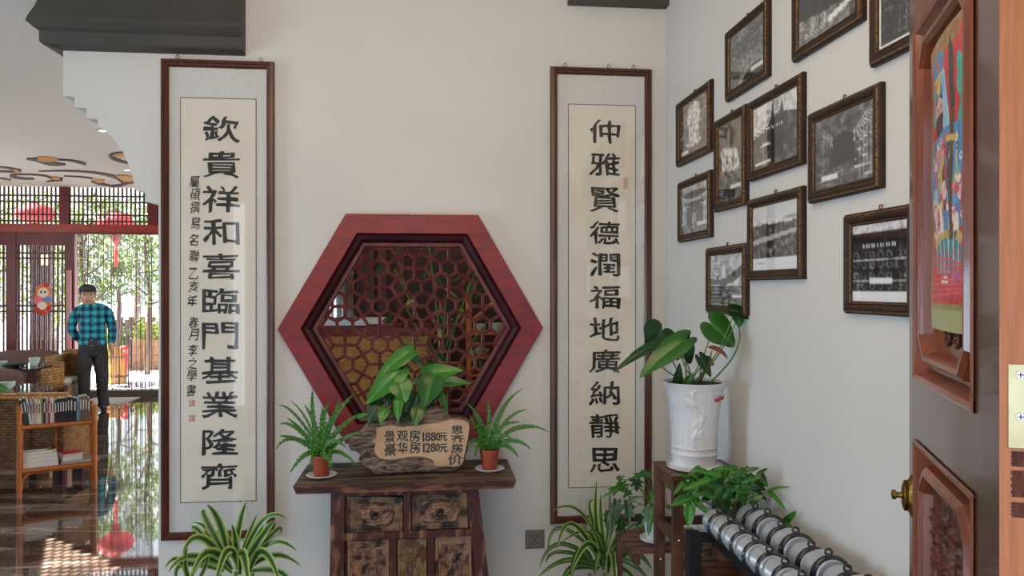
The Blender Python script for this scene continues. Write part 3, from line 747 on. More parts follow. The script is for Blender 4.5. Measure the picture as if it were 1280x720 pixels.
def pic_flames(p):
    p.a[:] = 74; p.noisy(30, 4, 2)
    for cx, cy, rx, ry in ((.5, .82, .16, .14), (.36, .7, .08, .2), (.64, .72, .08, .2), (.5, .58, .22, .1), (.42, .4, .08, .2), (.6, .42, .08, .22), (.5, .2, .25, .07), (.5, .32, .14, .05)): p.ell(cx, cy, rx, ry, 205)
    p.noisy(110, 12, 9); p.rect(.06, .05, .3, .11, 225)
def pic_beast(p):
    p.a[:] = 60; p.rect(0, .0, 1, .42, 92); p.ell(.5, .75, .3, .2, 30)
    for cx, cy, rx, ry in ((.3, .62, .2, .08), (.6, .55, .22, .1), (.5, .42, .3, .05), (.25, .5, .1, .1), (.75, .48, .1, .12)): p.ell(cx, cy, rx, ry, 190)
    p.ell(.55, .12, .22, .08, 20); p.rect(.45, .02, .5, .12, 20); p.noisy(80, 9, 12); p.rect(.5, .14, .9, .2, 230)
def pic_towers(p):
    p.a[:] = 205; p.noisy(20, 2, 3)
    p.poly([(0, .55), (.35, .62), (.42, .74), (.46, 1.0), (.5, .74), (.62, .78), (.66, .95), (.7, .74), (1, .66), (1, 0), (0, 0)], 84)
    p.rect(.42, .1, .68, .72, 26)
    for k in range(5): p.rect(.45 + k * .05, .56, .47 + k * .05, .60, 215)
    p.line([(0, .52), (.4, .6)], .01, 220); p.line([(.25, .12), (.25, .4)], .012, 200); p.ell(.3, .35, .12, .02, 225); p.noisy(60, 8, 6); p.rect(.06, .06, .42, .12, 228)
def pic_hall(p):
    p.a[:] = 96; p.poly([(.3, .28), (.68, .28), (.68, .66), (.5, .74), (.3, .66)], 44)
    for k in range(7): p.line([(0, 1 - k * .05), (.32, .68 - k * .02)], .006, 150); p.line([(1, 1 - k * .06), (.68, .68 - k * .02)], .006, 180)
    for k in range(4): p.line([(.05 + k * .07, .1), (.05 + k * .07, .9 - k * .06)], .009, 60 + 30 * (k % 2)); p.line([(.95 - k * .06, .06), (.95 - k * .06, .9 - k * .06)], .008, 150)
    for k in range(5): p.line([(.0, .05 + k * .06), (.5, .08 + k * .04)], .006, 140); p.line([(.7, .1 + k * .1), (.98, .08 + k * .13)], .006, 190)
    p.noisy(55, 9, 8); p.rect(.12, .13, .4, .19, 228)
def pic_gate(p):
    p.a[:] = 176; p.rect(0, 0, 1, .18, 120); p.roof(.5, .72, .9, .14, 42, .08); p.roof(.5, .56, .8, .1, 60, .05)
    p.rect(.2, .18, .8, .56, 88)
    for k in range(4): p.rect(.24 + k * .16, .16, .29 + k * .16, .56, 40)
    p.rect(.4, .18, .58, .42, 150); p.noisy(60, 10, 10); p.rect(.6, .14, .95, .2, 228)
def pic_eaves(p):
    p.a[:] = 190; p.poly([(0, .55), (.25, .5), (.5, .55), (.85, .72), (1, .8), (1, .62), (.7, .45), (.4, .4), (0, .42)], 60)
    p.poly([(.1, .62), (.25, .5), (.34, .62), (.2, .56)], 40); p.rect(0, .02, 1, .38, 104)
    for k in range(5): p.rect(.3, .06 + k * .06, .6, .085 + k * .06, 30)
    p.ell(.42, .36, .1, .12, 30); p.noisy(50, 8, 11); p.rect(.68, .16, 1, .22, 232)
def pic_village(p):
    p.a[:] = 205; p.rect(0, .2, 1, .7, 84); n = 20
    p.poly([(i / n, .7 + .06 * noise.noise(Vector((i * .7, 3, 0)))) for i in range(n + 1)] + [(1, .4), (0, .4)], 78)
    p.noisy(95, 11, 13, (0, .2, 1, .78)); p.poly([(0, .48), (1, .6), (1, .54), (0, .4)], 180); p.rect(0, 0, 1, .2, 224)
    p.rect(.12, .1, .3, .12, 170)
def pic_brackets(p):
    p.a[:] = 60; p.rect(0, .88, 1, 1, 205); p.roof(.6, .74, 1.6, .14, 40, .02)
    for r_ in range(4):
        p.rect(0, .66 - r_ * .13, 1, .675 - r_ * .13, 170)
        for k in range(7): p.ell(.08 + k * .15, .6 - r_ * .13, .055, .04, 120 - 20 * (k % 2)); p.ell(.08 + k * .15, .6 - r_ * .13, .03, .02, 24)
    for k in range(12): p.rect(.22 + k * .05, .69, .24 + k * .05, .74, 215)
    p.noisy(60, 12, 14); p.rect(0, 0, 1, .14, 222); p.rect(.34, .24, .72, .3, 236)
FR = [ # label, px corners (left top, left bottom, right top, right bottom), painter
 ('framed grey photo of a carved stone arch, uppermost left frame of the photo wall', 905, 40, 127.5, 957, -2, 95, pic_bridge),
 ('framed photo of pale steps before a dark building, at the top of the photo wall', 988, -24, 75, 1074, -90, 29, pic_steps),
 ('framed dark photo of a lit lattice building, cut by the top and the door', 1084.5, -62, 82.5, 1160, -122, 49, pic_night),
 ('small framed photo of a white flame-like carving on dark, nearest the room corner', 844, 128, 208, 886, 101, 190, pic_flames),
 ('narrow upright framed photo of a carved beast above a small dark stool', 891, 152, 266.5, 929.5, 129.5, 254.8, pic_beast),
 ('framed photo of pointed towers against a pale sky, middle of the photo wall', 933, 128.5, 228.5, 1000, 89.5, 203.5, pic_towers),
 ('framed photo of a timber hall interior seen in perspective', 1008, 142, 254.5, 1097, 102.5, 235, pic_hall),
 ('small framed photo of a curved-roof gate, hanging below the flame carving photo', 846, 228, 302.5, 886, 212.5, 297, pic_gate),
 ('framed photo of sweeping eaves partly hidden by the big green leaf', 881, 310, 394, 930, 304, 391.5, pic_eaves),
 ('framed photo of a wooded village under a white sky with blank lower margin', 932.5, 250, 351.5, 1000, 232.5, 348, pic_village),
 ('large framed photo of rows of roof brackets, cut by the open door edge', 1052.5, 268.5, 393, 1141, 254, 395.3, pic_brackets)]
XP = XW - .022
for lab, xl, lt, lb, xr, rt, rb, painter in FR:
    A, B, C, D = onX(xl, lt, XP), onX(xl, lb, XP), onX(xr, rt, XP), onX(xr, rb, XP)
    Ya, Yb = A.y, C.y; zt = (A.z + C.z) / 2; zb_ = (B.z + D.z) / 2
    t = thing('picture_frame', lab, 'framed photograph', (XW, (Ya + Yb) / 2, zb_), group='framed black and white photographs on the right wall')
    # local plane: a runs from far (Ya) to near (Yb)
    fn = lambda a, c, d: Vector((XW - d, Ya - a, c)); wd_ = Ya - Yb; P = rect(0, zb_, wd_, zt)
    for k in range(4):
        pr = [(0, 0), (0, .014), (.004, .017), (.009, .022), (.016, .024), (.024, .020), (.028, .014), (.034, .013)]
        b = MB(); lp = []
        for ins, dep in pr:
            ip = inset(P, ins); lp.append(b.add([fn(*ip[k], dep), fn(*ip[(k + 1) % 4], dep)], []))
        for i in range(len(pr) - 1): b.f.append([lp[i], lp[i] + 1, lp[i + 1] + 1, lp[i + 1]]); b.m.append(0)
        b.build('frame_rail', M['frame'], t)
    b = MB(); b.rings(P, [(.0045, .0165), (.0055, .0215), (.0085, .0225), (.0095, .021)], fn); b.build('outer_gold_trim', M['gold'], t)
    b = MB(); b.rings(P, [(.0275, .0155), (.0285, .0178), (.0298, .0175), (.031, .012)], fn); b.build('inner_gold_trim', M['gold'], t)
    b = MB(); Q = inset(P, .033); b.box((XW - .010, Ya - Q[0][0], Q[0][1]), (XW - .001, Ya - Q[2][0], Q[2][1])); b.build('backing_board', M['whitep'], t)
    hh = zt - zb_ - .066; ww = wd_ - .066; W_ = int(64 * min(1.2, ww / .3)); p = Pic(W_, int(W_ * hh / ww)); painter(p)
    p.build('photo_print', M['print'], t, lambda u, v: Vector((XW - .0108, Ya - .033 - u * ww, zb_ + .033 + v * hh)), True)
    b = MB(); b.box((XW - .0135, Ya - Q[0][0], Q[0][1]), (XW - .0125, Ya - Q[2][0], Q[2][1])); b.build('glass_pane', M['glass'], t)
    b = MB(); ym = (Ya + Yb) / 2; b.torus((XW - .006, ym, zt + .006), (1, 0, 0), .006, .0018, 12, 5); b.tube([(XW, ym, zt + .011), (XW - .009, ym, zt + .011)], .002, 6); b.build('hanging_ring', M['gold'], t)

# ------------------------------------------------------------------ old cabinet
YC = 3.21
fl = onY(366, 608, YC); frt = onY(645.5, 600.5, YC)
ZT = (fl.z + frt.z) / 2; X0c, X1c = fl.x, frt.x
t = thing('old_cabinet', 'weathered dark red wooden cabinet with carved drawers under the hexagonal window', 'cabinet', ((X0c + X1c) / 2, (YC + YW) / 2, 0))
b = MB(); thk = .034
nX = 40; pts = []
bx0, bx1 = X0c, X1c
def topz(x, y): return ZT + .0022 * noise.noise(Vector((x * 6, y * 9, 0)))
g = 10
for j in range(g + 1):
    for i in range(nX + 1):
        ex = (i / nX); y = YC + (YW - .004 - YC) * j / g
        x = bx0 + (bx1 - bx0) * ex
        if j == 0: y += .003 * noise.noise(Vector((x * 20, 1, 0)))
        pts.append(Vector((x, y, topz(x, y))))
n = (nX + 1) * (g + 1)
low = [Vector((p.x + (.012 if p.x < bx0 + .001 else (-.012 if p.x > bx1 - .001 else 0)), p.y + (.003 if p.y < YC + .01 else 0), ZT - thk)) for p in pts]
fs = []; 
for j in range(g):
    for i in range(nX): a_ = j * (nX + 1) + i; fs.append((a_, a_ + 1, a_ + nX + 2, a_ + nX + 1)); fs.append((n + a_, n + a_ + nX + 1, n + a_ + nX + 2, n + a_ + 1))
b.add(pts + low, fs, 0)
ef = []
for i in range(nX): ef.append((i, n + i, n + i + 1, i + 1)); q_ = g * (nX + 1) + i; ef.append((q_, q_ + 1, n + q_ + 1, n + q_))
for j in range(g): a_ = j * (nX + 1); ef.append((a_, a_ + nX + 1, n + a_ + nX + 1, n + a_)); a_ += nX; ef.append((a_, n + a_, n + a_ + nX + 1, a_ + nX + 1))
for f in ef: b.f.append(list(f)); b.m.append(1)
b.build('table_top', [M['oldtop'], M['oldedge']], t)
YB = 3.25
def C(px, py): q = onY(px, py, YB); return q.x, q.z
def zpx(py): return onY(520, py, YB).z
xl0, _ = C(413.5, 640); xr0, _ = C(598, 640); xr1, _ = C(607, 720)
slope = (xr1 - xr0) / (zpx(640) - zpx(720))
zt_ = ZT - thk
def leg(xa, xb, dx, name='leg'):
    b = MB(); H = zt_
    for yy, y2 in ((YB, YB + .045), (YW - .05, YW - .01)):
        b = MB(); vs = []
        for z in (0, H):
            s_ = dx * (H - z)
            vs += [(xa + s_, yy - (H - z) * .01, z), (xb + s_, yy - (H - z) * .01, z), (xb + s_, y2, z), (xa + s_, y2, z)]
        b.add(vs, [(3, 2, 1, 0), (4, 5, 6, 7), (0, 1, 5, 4), (1, 2, 6, 5), (2, 3, 7, 6), (3, 0, 4, 7)]); b.build(name, M['oldred'], t)
wl = C(431, 640)[0] - xl0
leg(xl0, xl0 + wl, -.012); leg(xr0 - wl * .95, xr0, slope)
xi0, xi1 = xl0 + wl, xr0 - wl * .95
b = MB(); b.box((xl0 + .012, YB + .04, .06), (xr0 - .005, YW - .012, zt_)); b.build('carcass', M['oldred'], t)
# rails
def rail(pxa, pya, pxb, pyb, w_, name='rail'):
    A = onY(pxa, pya, YB); B = onY(pxb, pyb, YB); b = MB(); b.bar((A.x, YB + .02, A.z), (B.x, YB + .02, B.z), .036, w_ * pm * .9, (0, 0, 1)); b.build(name, M['oldred'], t)
rail(430, 618, 588, 613, 6); rail(430, 671.5, 588, 666, 9)
def divider(pxa, pya, pyb, w_):
    A = onY(pxa, pya, YB); B = onY(pxa, pyb, YB); b = MB(); b.box((A.x - w_ * pm * .45, YB + .003, B.z), (A.x + w_ * pm * .45, YB + .04, min(A.z, zt_))); b.build('divider', M['oldred'], t)
divider(509, 612, 672, 8.5); divider(491, 668, 768, 8); divider(538.5, 665, 768, 8)
rail(430, 762, 592, 757, 10)
b = MB(); b.bar((xi0, YB + .02, .16), (xi1 + .012, YB + .02, .16), .036, .04); b.build('rail', M['oldred'], t)
def drawer(c4, m, mc, kind):
    """c4: px corners tl,tr,br,bl"""
    pts = [onY(x, y, YB) for x, y in c4]; cx = sum(p.x for p in pts) / 4; czc = sum(p.z for p in pts) / 4
    d = thing_part = MB(); P = [(p.x, p.z) for p in (pts[3], pts[2], pts[1], pts[0])]
    fn = lambda a, c, dd: Vector((a, YB + .028 - dd, c))
    d.rings(P, [(0, -.02), (0, .012), (.002, .014), (.010, .014), (.0125, .008)], fn, close_in=True)
    dr = d.build('drawer_front' if kind < 2 else 'door_panel', m, t)
    hw = (P[1][0] - P[0][0]) / 2; hh = abs(P[3][1] - P[0][1]) / 2
    # carved cartouche
    b = MB(); NG = 44; NH = int(NG * min(1.6, hh / hw * 1.2)); vs = []
    for j in range(NH + 1):
        for i in range(NG + 1):
            u = i / NG * 2 - 1; v = j / NH * 2 - 1
            x = u * hw * .80; z = v * hh * .78 + (hh * .1 if kind > 1 else 0) * 0
            if kind < 2:      # polar cartouche with a lobed outline
                aa = 2 * math.pi * i / NG; rr_ = (j / NH) * .80 * (math.cos(aa) ** 4 + math.sin(aa) ** 4) ** -.25 * (1 + .05 * math.cos(8 * aa) + .03 * math.cos(3 * aa + kind))
                u, v = rr_ * math.cos(aa), rr_ * math.sin(aa); x = u * hw * .86; z = v * hh * .84
            if kind < 2:
                r_ = math.hypot(u * 1.05, v * 1.0)
                q_ = j / NH; h = .003 + .0048 * abs(math.sin(4 * aa + kind + .8 * math.sin(q_ * 7))) * math.sin(q_ * 3.1) + .0016 * math.cos(q_ * 22)
                if .86 < q_ < .97: h += .0045
                if q_ >= .999: h = -.002
                if r_ < .2: h = .001
            else:
                r_ = math.hypot(u * 1.1, (v + .0) * 1.2); a_ = math.atan2(v, u)
                h = .007 * max(0, math.sin(9 * u + kind) * math.cos(8 * v) + .3) + (.008 if abs(r_ - .55) < .08 else 0) + .004 * max(0, math.cos(4 * a_ + r_ * 9))
            h += .0012 * noise.noise(Vector((u * 9, v * 9, kind)))
            vs.append(fn(cx + x, czc + z, .0085 + h))
    fs = [(j * (NG + 1) + i, j * (NG + 1) + i + 1, (j + 1) * (NG + 1) + i + 1, (j + 1) * (NG + 1) + i) for j in range(NH) for i in range(NG)]
    b.add(vs, fs); b.build('carved_relief', mc, dr)
    if kind < 2:
        b = MB(); b.lathe([(.012, 0), (.011, -.004), (.006, -.007), (.004, -.012)], (cx, YB + .028 - .012, czc + .004), 14, axis='y'); b.torus((cx, YB + .005, czc - .008), (0, 1, .25), .013, .0026, 18, 6)
        b.build('ring_pull', M['black'], dr)
drawer([(433, 622), (504, 622.5), (503, 666), (433, 667)], M['drawer_dark'], M['carve_dark'], 0)
drawer([(515, 620), (584, 617), (585.5, 661), (515, 664)], M['drawer_dark'], M['carve_dark'], 1)
drawer([(434, 678), (486, 676), (486, 757), (434, 757)], M['drawer_tan'], M['carve_dark'], 2)
drawer([(497, 675.5), (533, 674.5), (533, 755), (497, 755)], M['drawer_moss'], M['drawer_moss'], 3)
drawer([(544, 673.5), (589, 671), (591, 753), (544, 753)], M['drawer_tan'], M['carve_dark'], 4)

# ------------------------------------------------------------------ leaves
def strap(p0, p1, p2, wd, m, parent, n=10, fold=.25, ruffle=0, name='leaf', up=None, wp=None, sn=2):
    p0, p1, p2 = Vector(p0), Vector(p1), Vector(p2); b = MB(); uv = []
    ph = random.random() * 6
    for i in range(n + 1):
        t_ = i / n; c_ = p0 * (1 - t_) ** 2 + p1 * 2 * t_ * (1 - t_) + p2 * t_ * t_
        d = ((p1 - p0) * (1 - t_) + (p2 - p1) * t_).normalized()
        side = d.cross(Vector(up) if up else Vector((0, 0, 1)))
        if side.length < .15: side = d.cross(Vector((.2, -1, .2)))
        side.normalize(); nn = side.cross(d)
        w_ = (wp(t_) if wp else (min(1, .35 + 2.4 * t_) * (1 - t_ ** 3.2) ** .8)) * wd / 2
        if ruffle: w_ *= 1 + .30 * math.sin(i * 2.4 + ph)
        rf = ruffle * math.sin(i * 1.9 + ph) * wd
        for s_ in (-1, -.5, 0, .5, 1):
            b.v.append(c_ + side * (s_ * w_) + nn * (abs(s_) * w_ * fold + (rf * s_ * abs(s_) if ruffle else 0))); uv.append((.5 + s_ / 2, t_))
    for i in range(n):
        for j in range(4): b.f.append([i * 5 + j, i * 5 + j + 1, i * 5 + j + 6, i * 5 + j + 5]); b.m.append(0)
    return b.build(name, m, parent, smooth=True, uv=uv)
HEART = [(0, 1.0), (8, .90), (18, .74), (32, .62), (50, .55), (72, .50), (95, .47), (118, .47), (138, .48), (154, .45), (166, .36), (174, .22), (180, .10)]
def heart(att, tip, wd, m, parent, nrm=(0, -1, .5), droop=.18, fold=.18, name='leaf', shape=HEART, lobe=1.0):
    att, tip = Vector(att), Vector(tip); x = tip - att; L_ = x.length; x.normalize(); n_ = Vector(nrm); n_ = (n_ - x * n_.dot(x)).normalized(); y = n_.cross(x)
    full = []
    for a_, r_ in shape: full.append((R(a_), r_))
    outl = full + [(-a_, r_) for a_, r_ in full[-2:0:-1]]
    mx = max(abs(r_ * math.sin(a_)) for a_, r_ in outl); b = MB(); uv = []
    K = 4
    b.v.append(att.copy()); uv.append((.5, 0))
    for k in range(1, K + 1):
        f_ = k / K
        for a_, r_ in outl:
            X = r_ * math.cos(a_) * L_ * f_
            if X < 0: X *= lobe
            Yy = r_ * math.sin(a_) / mx * wd / 2 * f_
            z = fold * abs(Yy) * 1.2 - droop * (max(X, 0) / L_) ** 2 * L_ - .9 * (Yy / (wd / 2 + 1e-6)) ** 2 * fold * wd * .5 - .10 * L_ * (min(X, 0) / L_) ** 2 * 4
            z += .02 * L_ * noise.noise(Vector((X * 40, Yy * 40, L_ * 100)))
            b.v.append(att + x * X + y * Yy + n_ * z); uv.append((.5 + Yy / wd, f_))
    N_ = len(outl)
    for i in range(N_): b.f.append([0, 1 + i, 1 + (i + 1) % N_]); b.m.append(0)
    for k in range(K - 1):
        for i in range(N_): q = 1 + k * N_; b.f.append([q + i, q + N_ + i, q + N_ + (i + 1) % N_, q + (i + 1) % N_]); b.m.append(0)
    return b.build(name, m, parent, smooth=True, uv=uv)
def stem(pts, r_, parent, m=None, name='stem'):
    P = sm([tuple(p) for p in pts], 5) if len(pts) > 2 else pts
    b = MB(); k = len(P); b.tube([Vector(p) for p in P], [r_ * (1 - .4 * i / k) for i in range(k)], 6); return b.build(name, m or M['stem'], parent, smooth=True)

# ------------------------------------------------------------------ root-wood price sign
YS = 3.36
zo = lambda x, y: (340 + x / 3.657, 430 + y / 3.657)
body = [(350, 470), (358, 440), (385, 412), (405, 398), (430, 372), (455, 362), (480, 368), (520, 350), (560, 352), (600, 365), (650, 352), (690, 342), (700, 312), (730, 296), (762, 292), (795, 305), (812, 338), (850, 340), (892, 352), (906, 378), (900, 440), (888, 500), (880, 542), (850, 575), (832, 588), (760, 586), (680, 590), (600, 594), (530, 600), (482, 606), (440, 575), (402, 545), (405, 515), (385, 495), (362, 492)]
face = [(478, 384), (540, 372), (600, 380), (690, 368), (760, 360), (820, 346), (885, 352), (903, 378), (893, 440), (880, 500), (862, 556), (800, 558), (742, 556), (738, 534), (690, 516), (620, 516), (560, 528), (492, 522), (466, 484), (474, 456), (456, 442), (476, 430)]
t = thing('price_sign', 'gnarled root-wood block on the cabinet with a pale sawn face painted with room prices', 'sign', (onY(*zo(640, 600), YS).x, YS + .08, ZT))
bp = [onY(*zo(x, y), YS) for x, y in body]
dz = ZT + .0015 - min(p.z for p in bp)
b = MB(); cxb = sum(p.x for p in bp) / len(bp); czb = sum(p.z for p in bp) / len(bp)
P0 = sm([(p.x, p.z) for p in bp] + [(bp[0].x, bp[0].z)], 3)[:-1]; nP = len(P0)
layers = [(0, 0.0, .10), (0.003, .30, .35), (.002, .62, .60), (0, .93, .80), (.008, 1, 1.0), (.05, 1.02, 1), (.10, .95, 1), (.125, .7, 1)]
for li, (dy, s_, _) in enumerate(layers):
    for i, (x, z) in enumerate(P0):
        f_ = s_ if s_ > .01 else .02
        xx = cxb + (x - cxb) * f_; zz = czb + (z - czb) * f_ 
        wob_ = .012 * noise.noise(Vector((xx * 25, zz * 40, dy * 20))) * (1 if .5 < s_ else 0)
        rough_ = .010 * noise.noise(Vector((xx * 60, zz * 60, 7))) if s_ > .2 else 0
        yy = YS + dy + .006 + rough_ * (1 if xx < cxb + .05 else .4) - .0
        zf = max(zz + dz * .0 + (wob_ * .4 if li > 4 else 0), ZT + .001)
        b.v.append(Vector((xx + (wob_ if li > 4 else 0), yy, zf)))
for l in range(len(layers) - 1):
    for i in range(nP): b.f.append([l * nP + i, l * nP + (i + 1) % nP, (l + 1) * nP + (i + 1) % nP, (l + 1) * nP + i]); b.m.append(0)
b.f.append([(len(layers) - 1) * nP + i for i in range(nP)]); b.m.append(0)
b.build('root_block', M['root'], t, smooth=True)
b = MB(); fp = sm([(onY(*zo(x, y), YS - .008).x, onY(*zo(x, y), YS - .008).z) for x, y in face + face[:1]], 2)[:-1]
b.prism(fp, lambda a, c, d: Vector((a, YS - .008 + d, c)), 0, .03); b.build('sawn_face', M['cut'], t)
YT = YS - .0085
def sg(ch, x, y, w_, h_, off=0, wb=.04):
    p = onY(*zo(x, y), YT); k = YT / FPX / 3.657; put_char(ch, p.x, p.z, w_ * k, h_ * k, YT, t, M['green_ink'], off, wb, bold=.0012, name='painted_character')
for ch, x, y, w_, h_ in (('景', 538, 424, 46, 52), ('观', 596, 420, 50, 46), ('房', 652, 420, 48, 50), ('1', 692, 424, 6, 38), ('8', 712, 424, 22, 38), ('8', 737, 423, 22, 38), ('0', 759, 423, 18, 36), ('元', 783, 424, 36, 36),
                      ('豪', 541, 482, 50, 54), ('华', 598, 474, 44, 50), ('房', 654, 472, 48, 50), ('1', 694, 474, 6, 38), ('2', 713, 474, 22, 38), ('8', 736, 473, 20, 38), ('0', 757, 473, 18, 34), ('元', 784, 475, 36, 36),
                      ('思', 846, 392, 50, 34), ('齐', 848, 433, 58, 34), ('房', 846, 476, 52, 40), ('价', 838, 527, 64, 48)):
    sg(ch, x, y, w_, h_)
# heart-leaved plant growing behind the sign
pl = thing('heart_leaf_plant', 'glossy heart-leaved green plant behind the root-wood price sign', 'potted plant', (onY(520, 560, 3.52).x, 3.53, ZT))
b = MB(); cx0 = onY(520, 560, 3.54).x
b.lathe([(.045, 0), (.055, .09), (.06, .095), (.056, .095)], (cx0, 3.56, ZT), 20); b.build('nursery_pot', M['terra'], pl, smooth='auto')
b = MB(); b.lathe([(.055, .085), (.02, .092)], (cx0, 3.56, ZT), 16); b.build('soil', M['soil'], pl)
LV = [((606, 50), (470, 145), 78, 'L_bright', 3.38), ((556, 142), (424, 268), 104, 'L_bright', 3.36), ((588, 188), (612, 264), 98, 'L_bright', 3.34), ((728, 132), (868, 112), 80, 'L_bright', 3.40),
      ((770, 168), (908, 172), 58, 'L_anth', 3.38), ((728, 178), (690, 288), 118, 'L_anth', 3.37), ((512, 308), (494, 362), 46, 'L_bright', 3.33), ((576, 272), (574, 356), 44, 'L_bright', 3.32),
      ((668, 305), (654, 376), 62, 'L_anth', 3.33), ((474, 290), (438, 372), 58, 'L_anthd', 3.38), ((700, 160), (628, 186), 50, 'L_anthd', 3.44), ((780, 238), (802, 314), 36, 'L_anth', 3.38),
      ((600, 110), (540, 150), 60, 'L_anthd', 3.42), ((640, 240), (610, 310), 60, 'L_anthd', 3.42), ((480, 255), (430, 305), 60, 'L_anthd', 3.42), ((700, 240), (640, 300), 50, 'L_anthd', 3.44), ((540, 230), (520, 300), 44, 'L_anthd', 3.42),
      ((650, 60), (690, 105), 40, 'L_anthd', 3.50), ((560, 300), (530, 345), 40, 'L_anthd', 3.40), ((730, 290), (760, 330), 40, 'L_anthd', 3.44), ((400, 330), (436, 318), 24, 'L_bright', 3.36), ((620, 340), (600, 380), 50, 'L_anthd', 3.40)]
for (ax, ay), (tx, ty), w_, mm, Y in LV:
    A = onY(*zo(ax, ay), Y); B = onY(*zo(tx, ty), Y - .03); heart(A, B, w_ * Y / FPX / 3.657 * 1.05, M[mm], pl, nrm=(random.uniform(-.3, .3), -1, .55))
    base = Vector((cx0 + random.uniform(-.03, .03), 3.55, ZT + .09)); stem([base, (base + A) / 2 + Vector((0, .0, .05)), A], .0022, pl)

# ------------------------------------------------------------------ terracotta pots with crinkled ferns
def fern(label, px, Y, rpx, fronds):
    c_ = onY(px, 575, Y); c_.z = ZT + .0015; k = Y / FPX
    t = thing('crinkled_fern', label, 'potted plant', c_, group='crinkled ferns in terracotta pots on the cabinet')
    b = MB(); b.lathe([(.03, 0), (.056, .002), (.066, .010), (.063, .012), (.05, .006), (.02, .005)], c_, 28); b.build('saucer', M['whitep'], t, smooth='auto')
    b = MB(); H = .082; b.lathe([(.032, .006), (.042, H), (.045, H), (.045, H + .012), (.040, H + .012), (.037, H - .002)], c_, 24); b.build('pot', M['terra'], t, smooth='auto')
    b = MB(); b.lathe([(.0385, H + .002), (.01, H + .005)], c_, 16); b.build('soil', M['soil'], t)
    o = c_ + Vector((0, 0, H + .004))
    for mx_, my_, tx, ty, dy, w_ in fronds:
        A = onY(mx_, my_, Y + dy * .5); B = onY(tx, ty, Y + dy)
        strap(o + Vector((random.uniform(-.012, .012), random.uniform(-.012, .012), 0)), A * 1.35 - (o + B) * .175, B, w_ * k * .82, M['L_fern'], t, n=34, fold=.15, ruffle=.30, up=(0, -1, .35), wp=lambda q: min(1, .45 + 2 * q) * (1 - q ** 2.5) ** .7)
fern('crinkled fern in a terracotta pot on the left end of the cabinet', 402, 3.36, 0, [
 (390, 520, 391, 486, 0, 8), (368, 512, 348, 507, -.02, 5), (365, 540, 345, 562, -.06, 7), (385, 560, 362, 592, -.12, 9), (408, 530, 443, 492, -.02, 11), (420, 535, 455, 515, .03, 9),
 (425, 548, 452, 540, -.06, 8), (400, 560, 417, 586, -.12, 10), (425, 560, 446, 583, -.10, 7), (402, 530, 404, 508, .03, 9), (370, 530, 350, 530, .03, 7), (376, 548, 349, 545, -.08, 8),
 (412, 545, 433, 560, -.08, 8), (395, 530, 380, 505, .05, 7), (415, 525, 425, 498, .04, 7), (392, 562, 388, 585, -.09, 7), (412, 560, 412, 588, -.13, 9), (384, 520, 362, 500, .0, 4), (402, 520, 413, 503, -.03, 6), (380, 538, 358, 522, -.05, 6)])
fern('crinkled fern in a terracotta pot on the right end of the cabinet', 612, 3.40, 0, [
 (628, 505, 655, 485, 0, 5), (632, 520, 660, 512, -.03, 6), (645, 525, 688, 541, -.06, 6), (640, 545, 664, 562, -.10, 8), (632, 552, 648, 572, -.12, 8), (600, 530, 590, 508, 0, 8), (602, 545, 586, 518, -.04, 8),
 (598, 552, 594, 572, -.10, 8), (620, 520, 642, 492, .03, 6), (612, 520, 610, 500, .02, 7), (604, 530, 590, 536, -.06, 7), (622, 530, 652, 528, -.05, 7), (636, 535, 668, 535, -.03, 6), (600, 520, 582, 503, .03, 5), (618, 540, 640, 548, -.09, 7), (594, 545, 585, 560, -.04, 7)])

# ------------------------------------------------------------------ white pot with large leaves on the stand
SX0, SX1, SY0, SY1, SZ = .837, 1.10, 2.60, 2.845, 1.024
PC = Vector((.952, 2.72, SZ + .001))
kq = 2.80 / FPX
t = thing('white_pot_plant', 'tall white embossed pot with large heart leaves on top of the wooden stand', 'potted plant', PC)
Hh = .315
def flute(a, h):
    z = h / Hh; f_ = 1.0
    if .27 < z < .92:
        g_ = max(abs(math.sin(a * 10)) ** 14, abs(math.sin(z * 26)) ** 34 * .45); f_ -= .022 * g_
        # embossed vine
        va = -1.75 + .22 * math.sin(z * 13)
        if abs((a + math.pi) % (2 * math.pi) - math.pi - va) < .05: f_ += .04
        for zc, s_ in ((.42, 1), (.55, -1), (.66, 1), (.78, -1)):
            da = ((a + math.pi) % (2 * math.pi) - math.pi) - (va + .18 * s_); e_ = (da / .17) ** 2 + ((z - zc) / .055) ** 2
            if e_ < 1: f_ += .05 * (1 - e_ * .6)
    if .18 < z < .25: f_ += .012 * math.sin(a * 24 + z * 90)
    return f_
base_p = [(.074, 0), (.088, .004), (.091, .012), (.083, .016), (.080, .018), (.079, .03), (.080, .045), (.082, .052), (.084, .056), (.082, .060), (.080, .065), (.081, .075), (.084, .080), (.082, .084)]
prof = base_p + [(.082 + .002 * q + .026 * (q ** 2.6), .084 + (Hh - .084 - .012) * q) for q in [i / 64 for i in range(1, 65)]] + [(.114, Hh - .008), (.115, Hh), (.110, Hh), (.107, Hh - .012)]
b = MB(); b.lathe(prof, PC, 160, flute=flute); b.build('embossed_pot', M['white'], t, smooth='auto')
b = MB(); b.lathe([(.086, .001), (.098, .004), (.101, .014), (.097, .014), (.093, .006)], PC, 36); b.build('saucer', M['white'], t, smooth='auto')
b = MB(); b.lathe([(.1075, Hh - .010), (.03, Hh - .004)], PC, 24); b.build('soil', M['soil'], t)
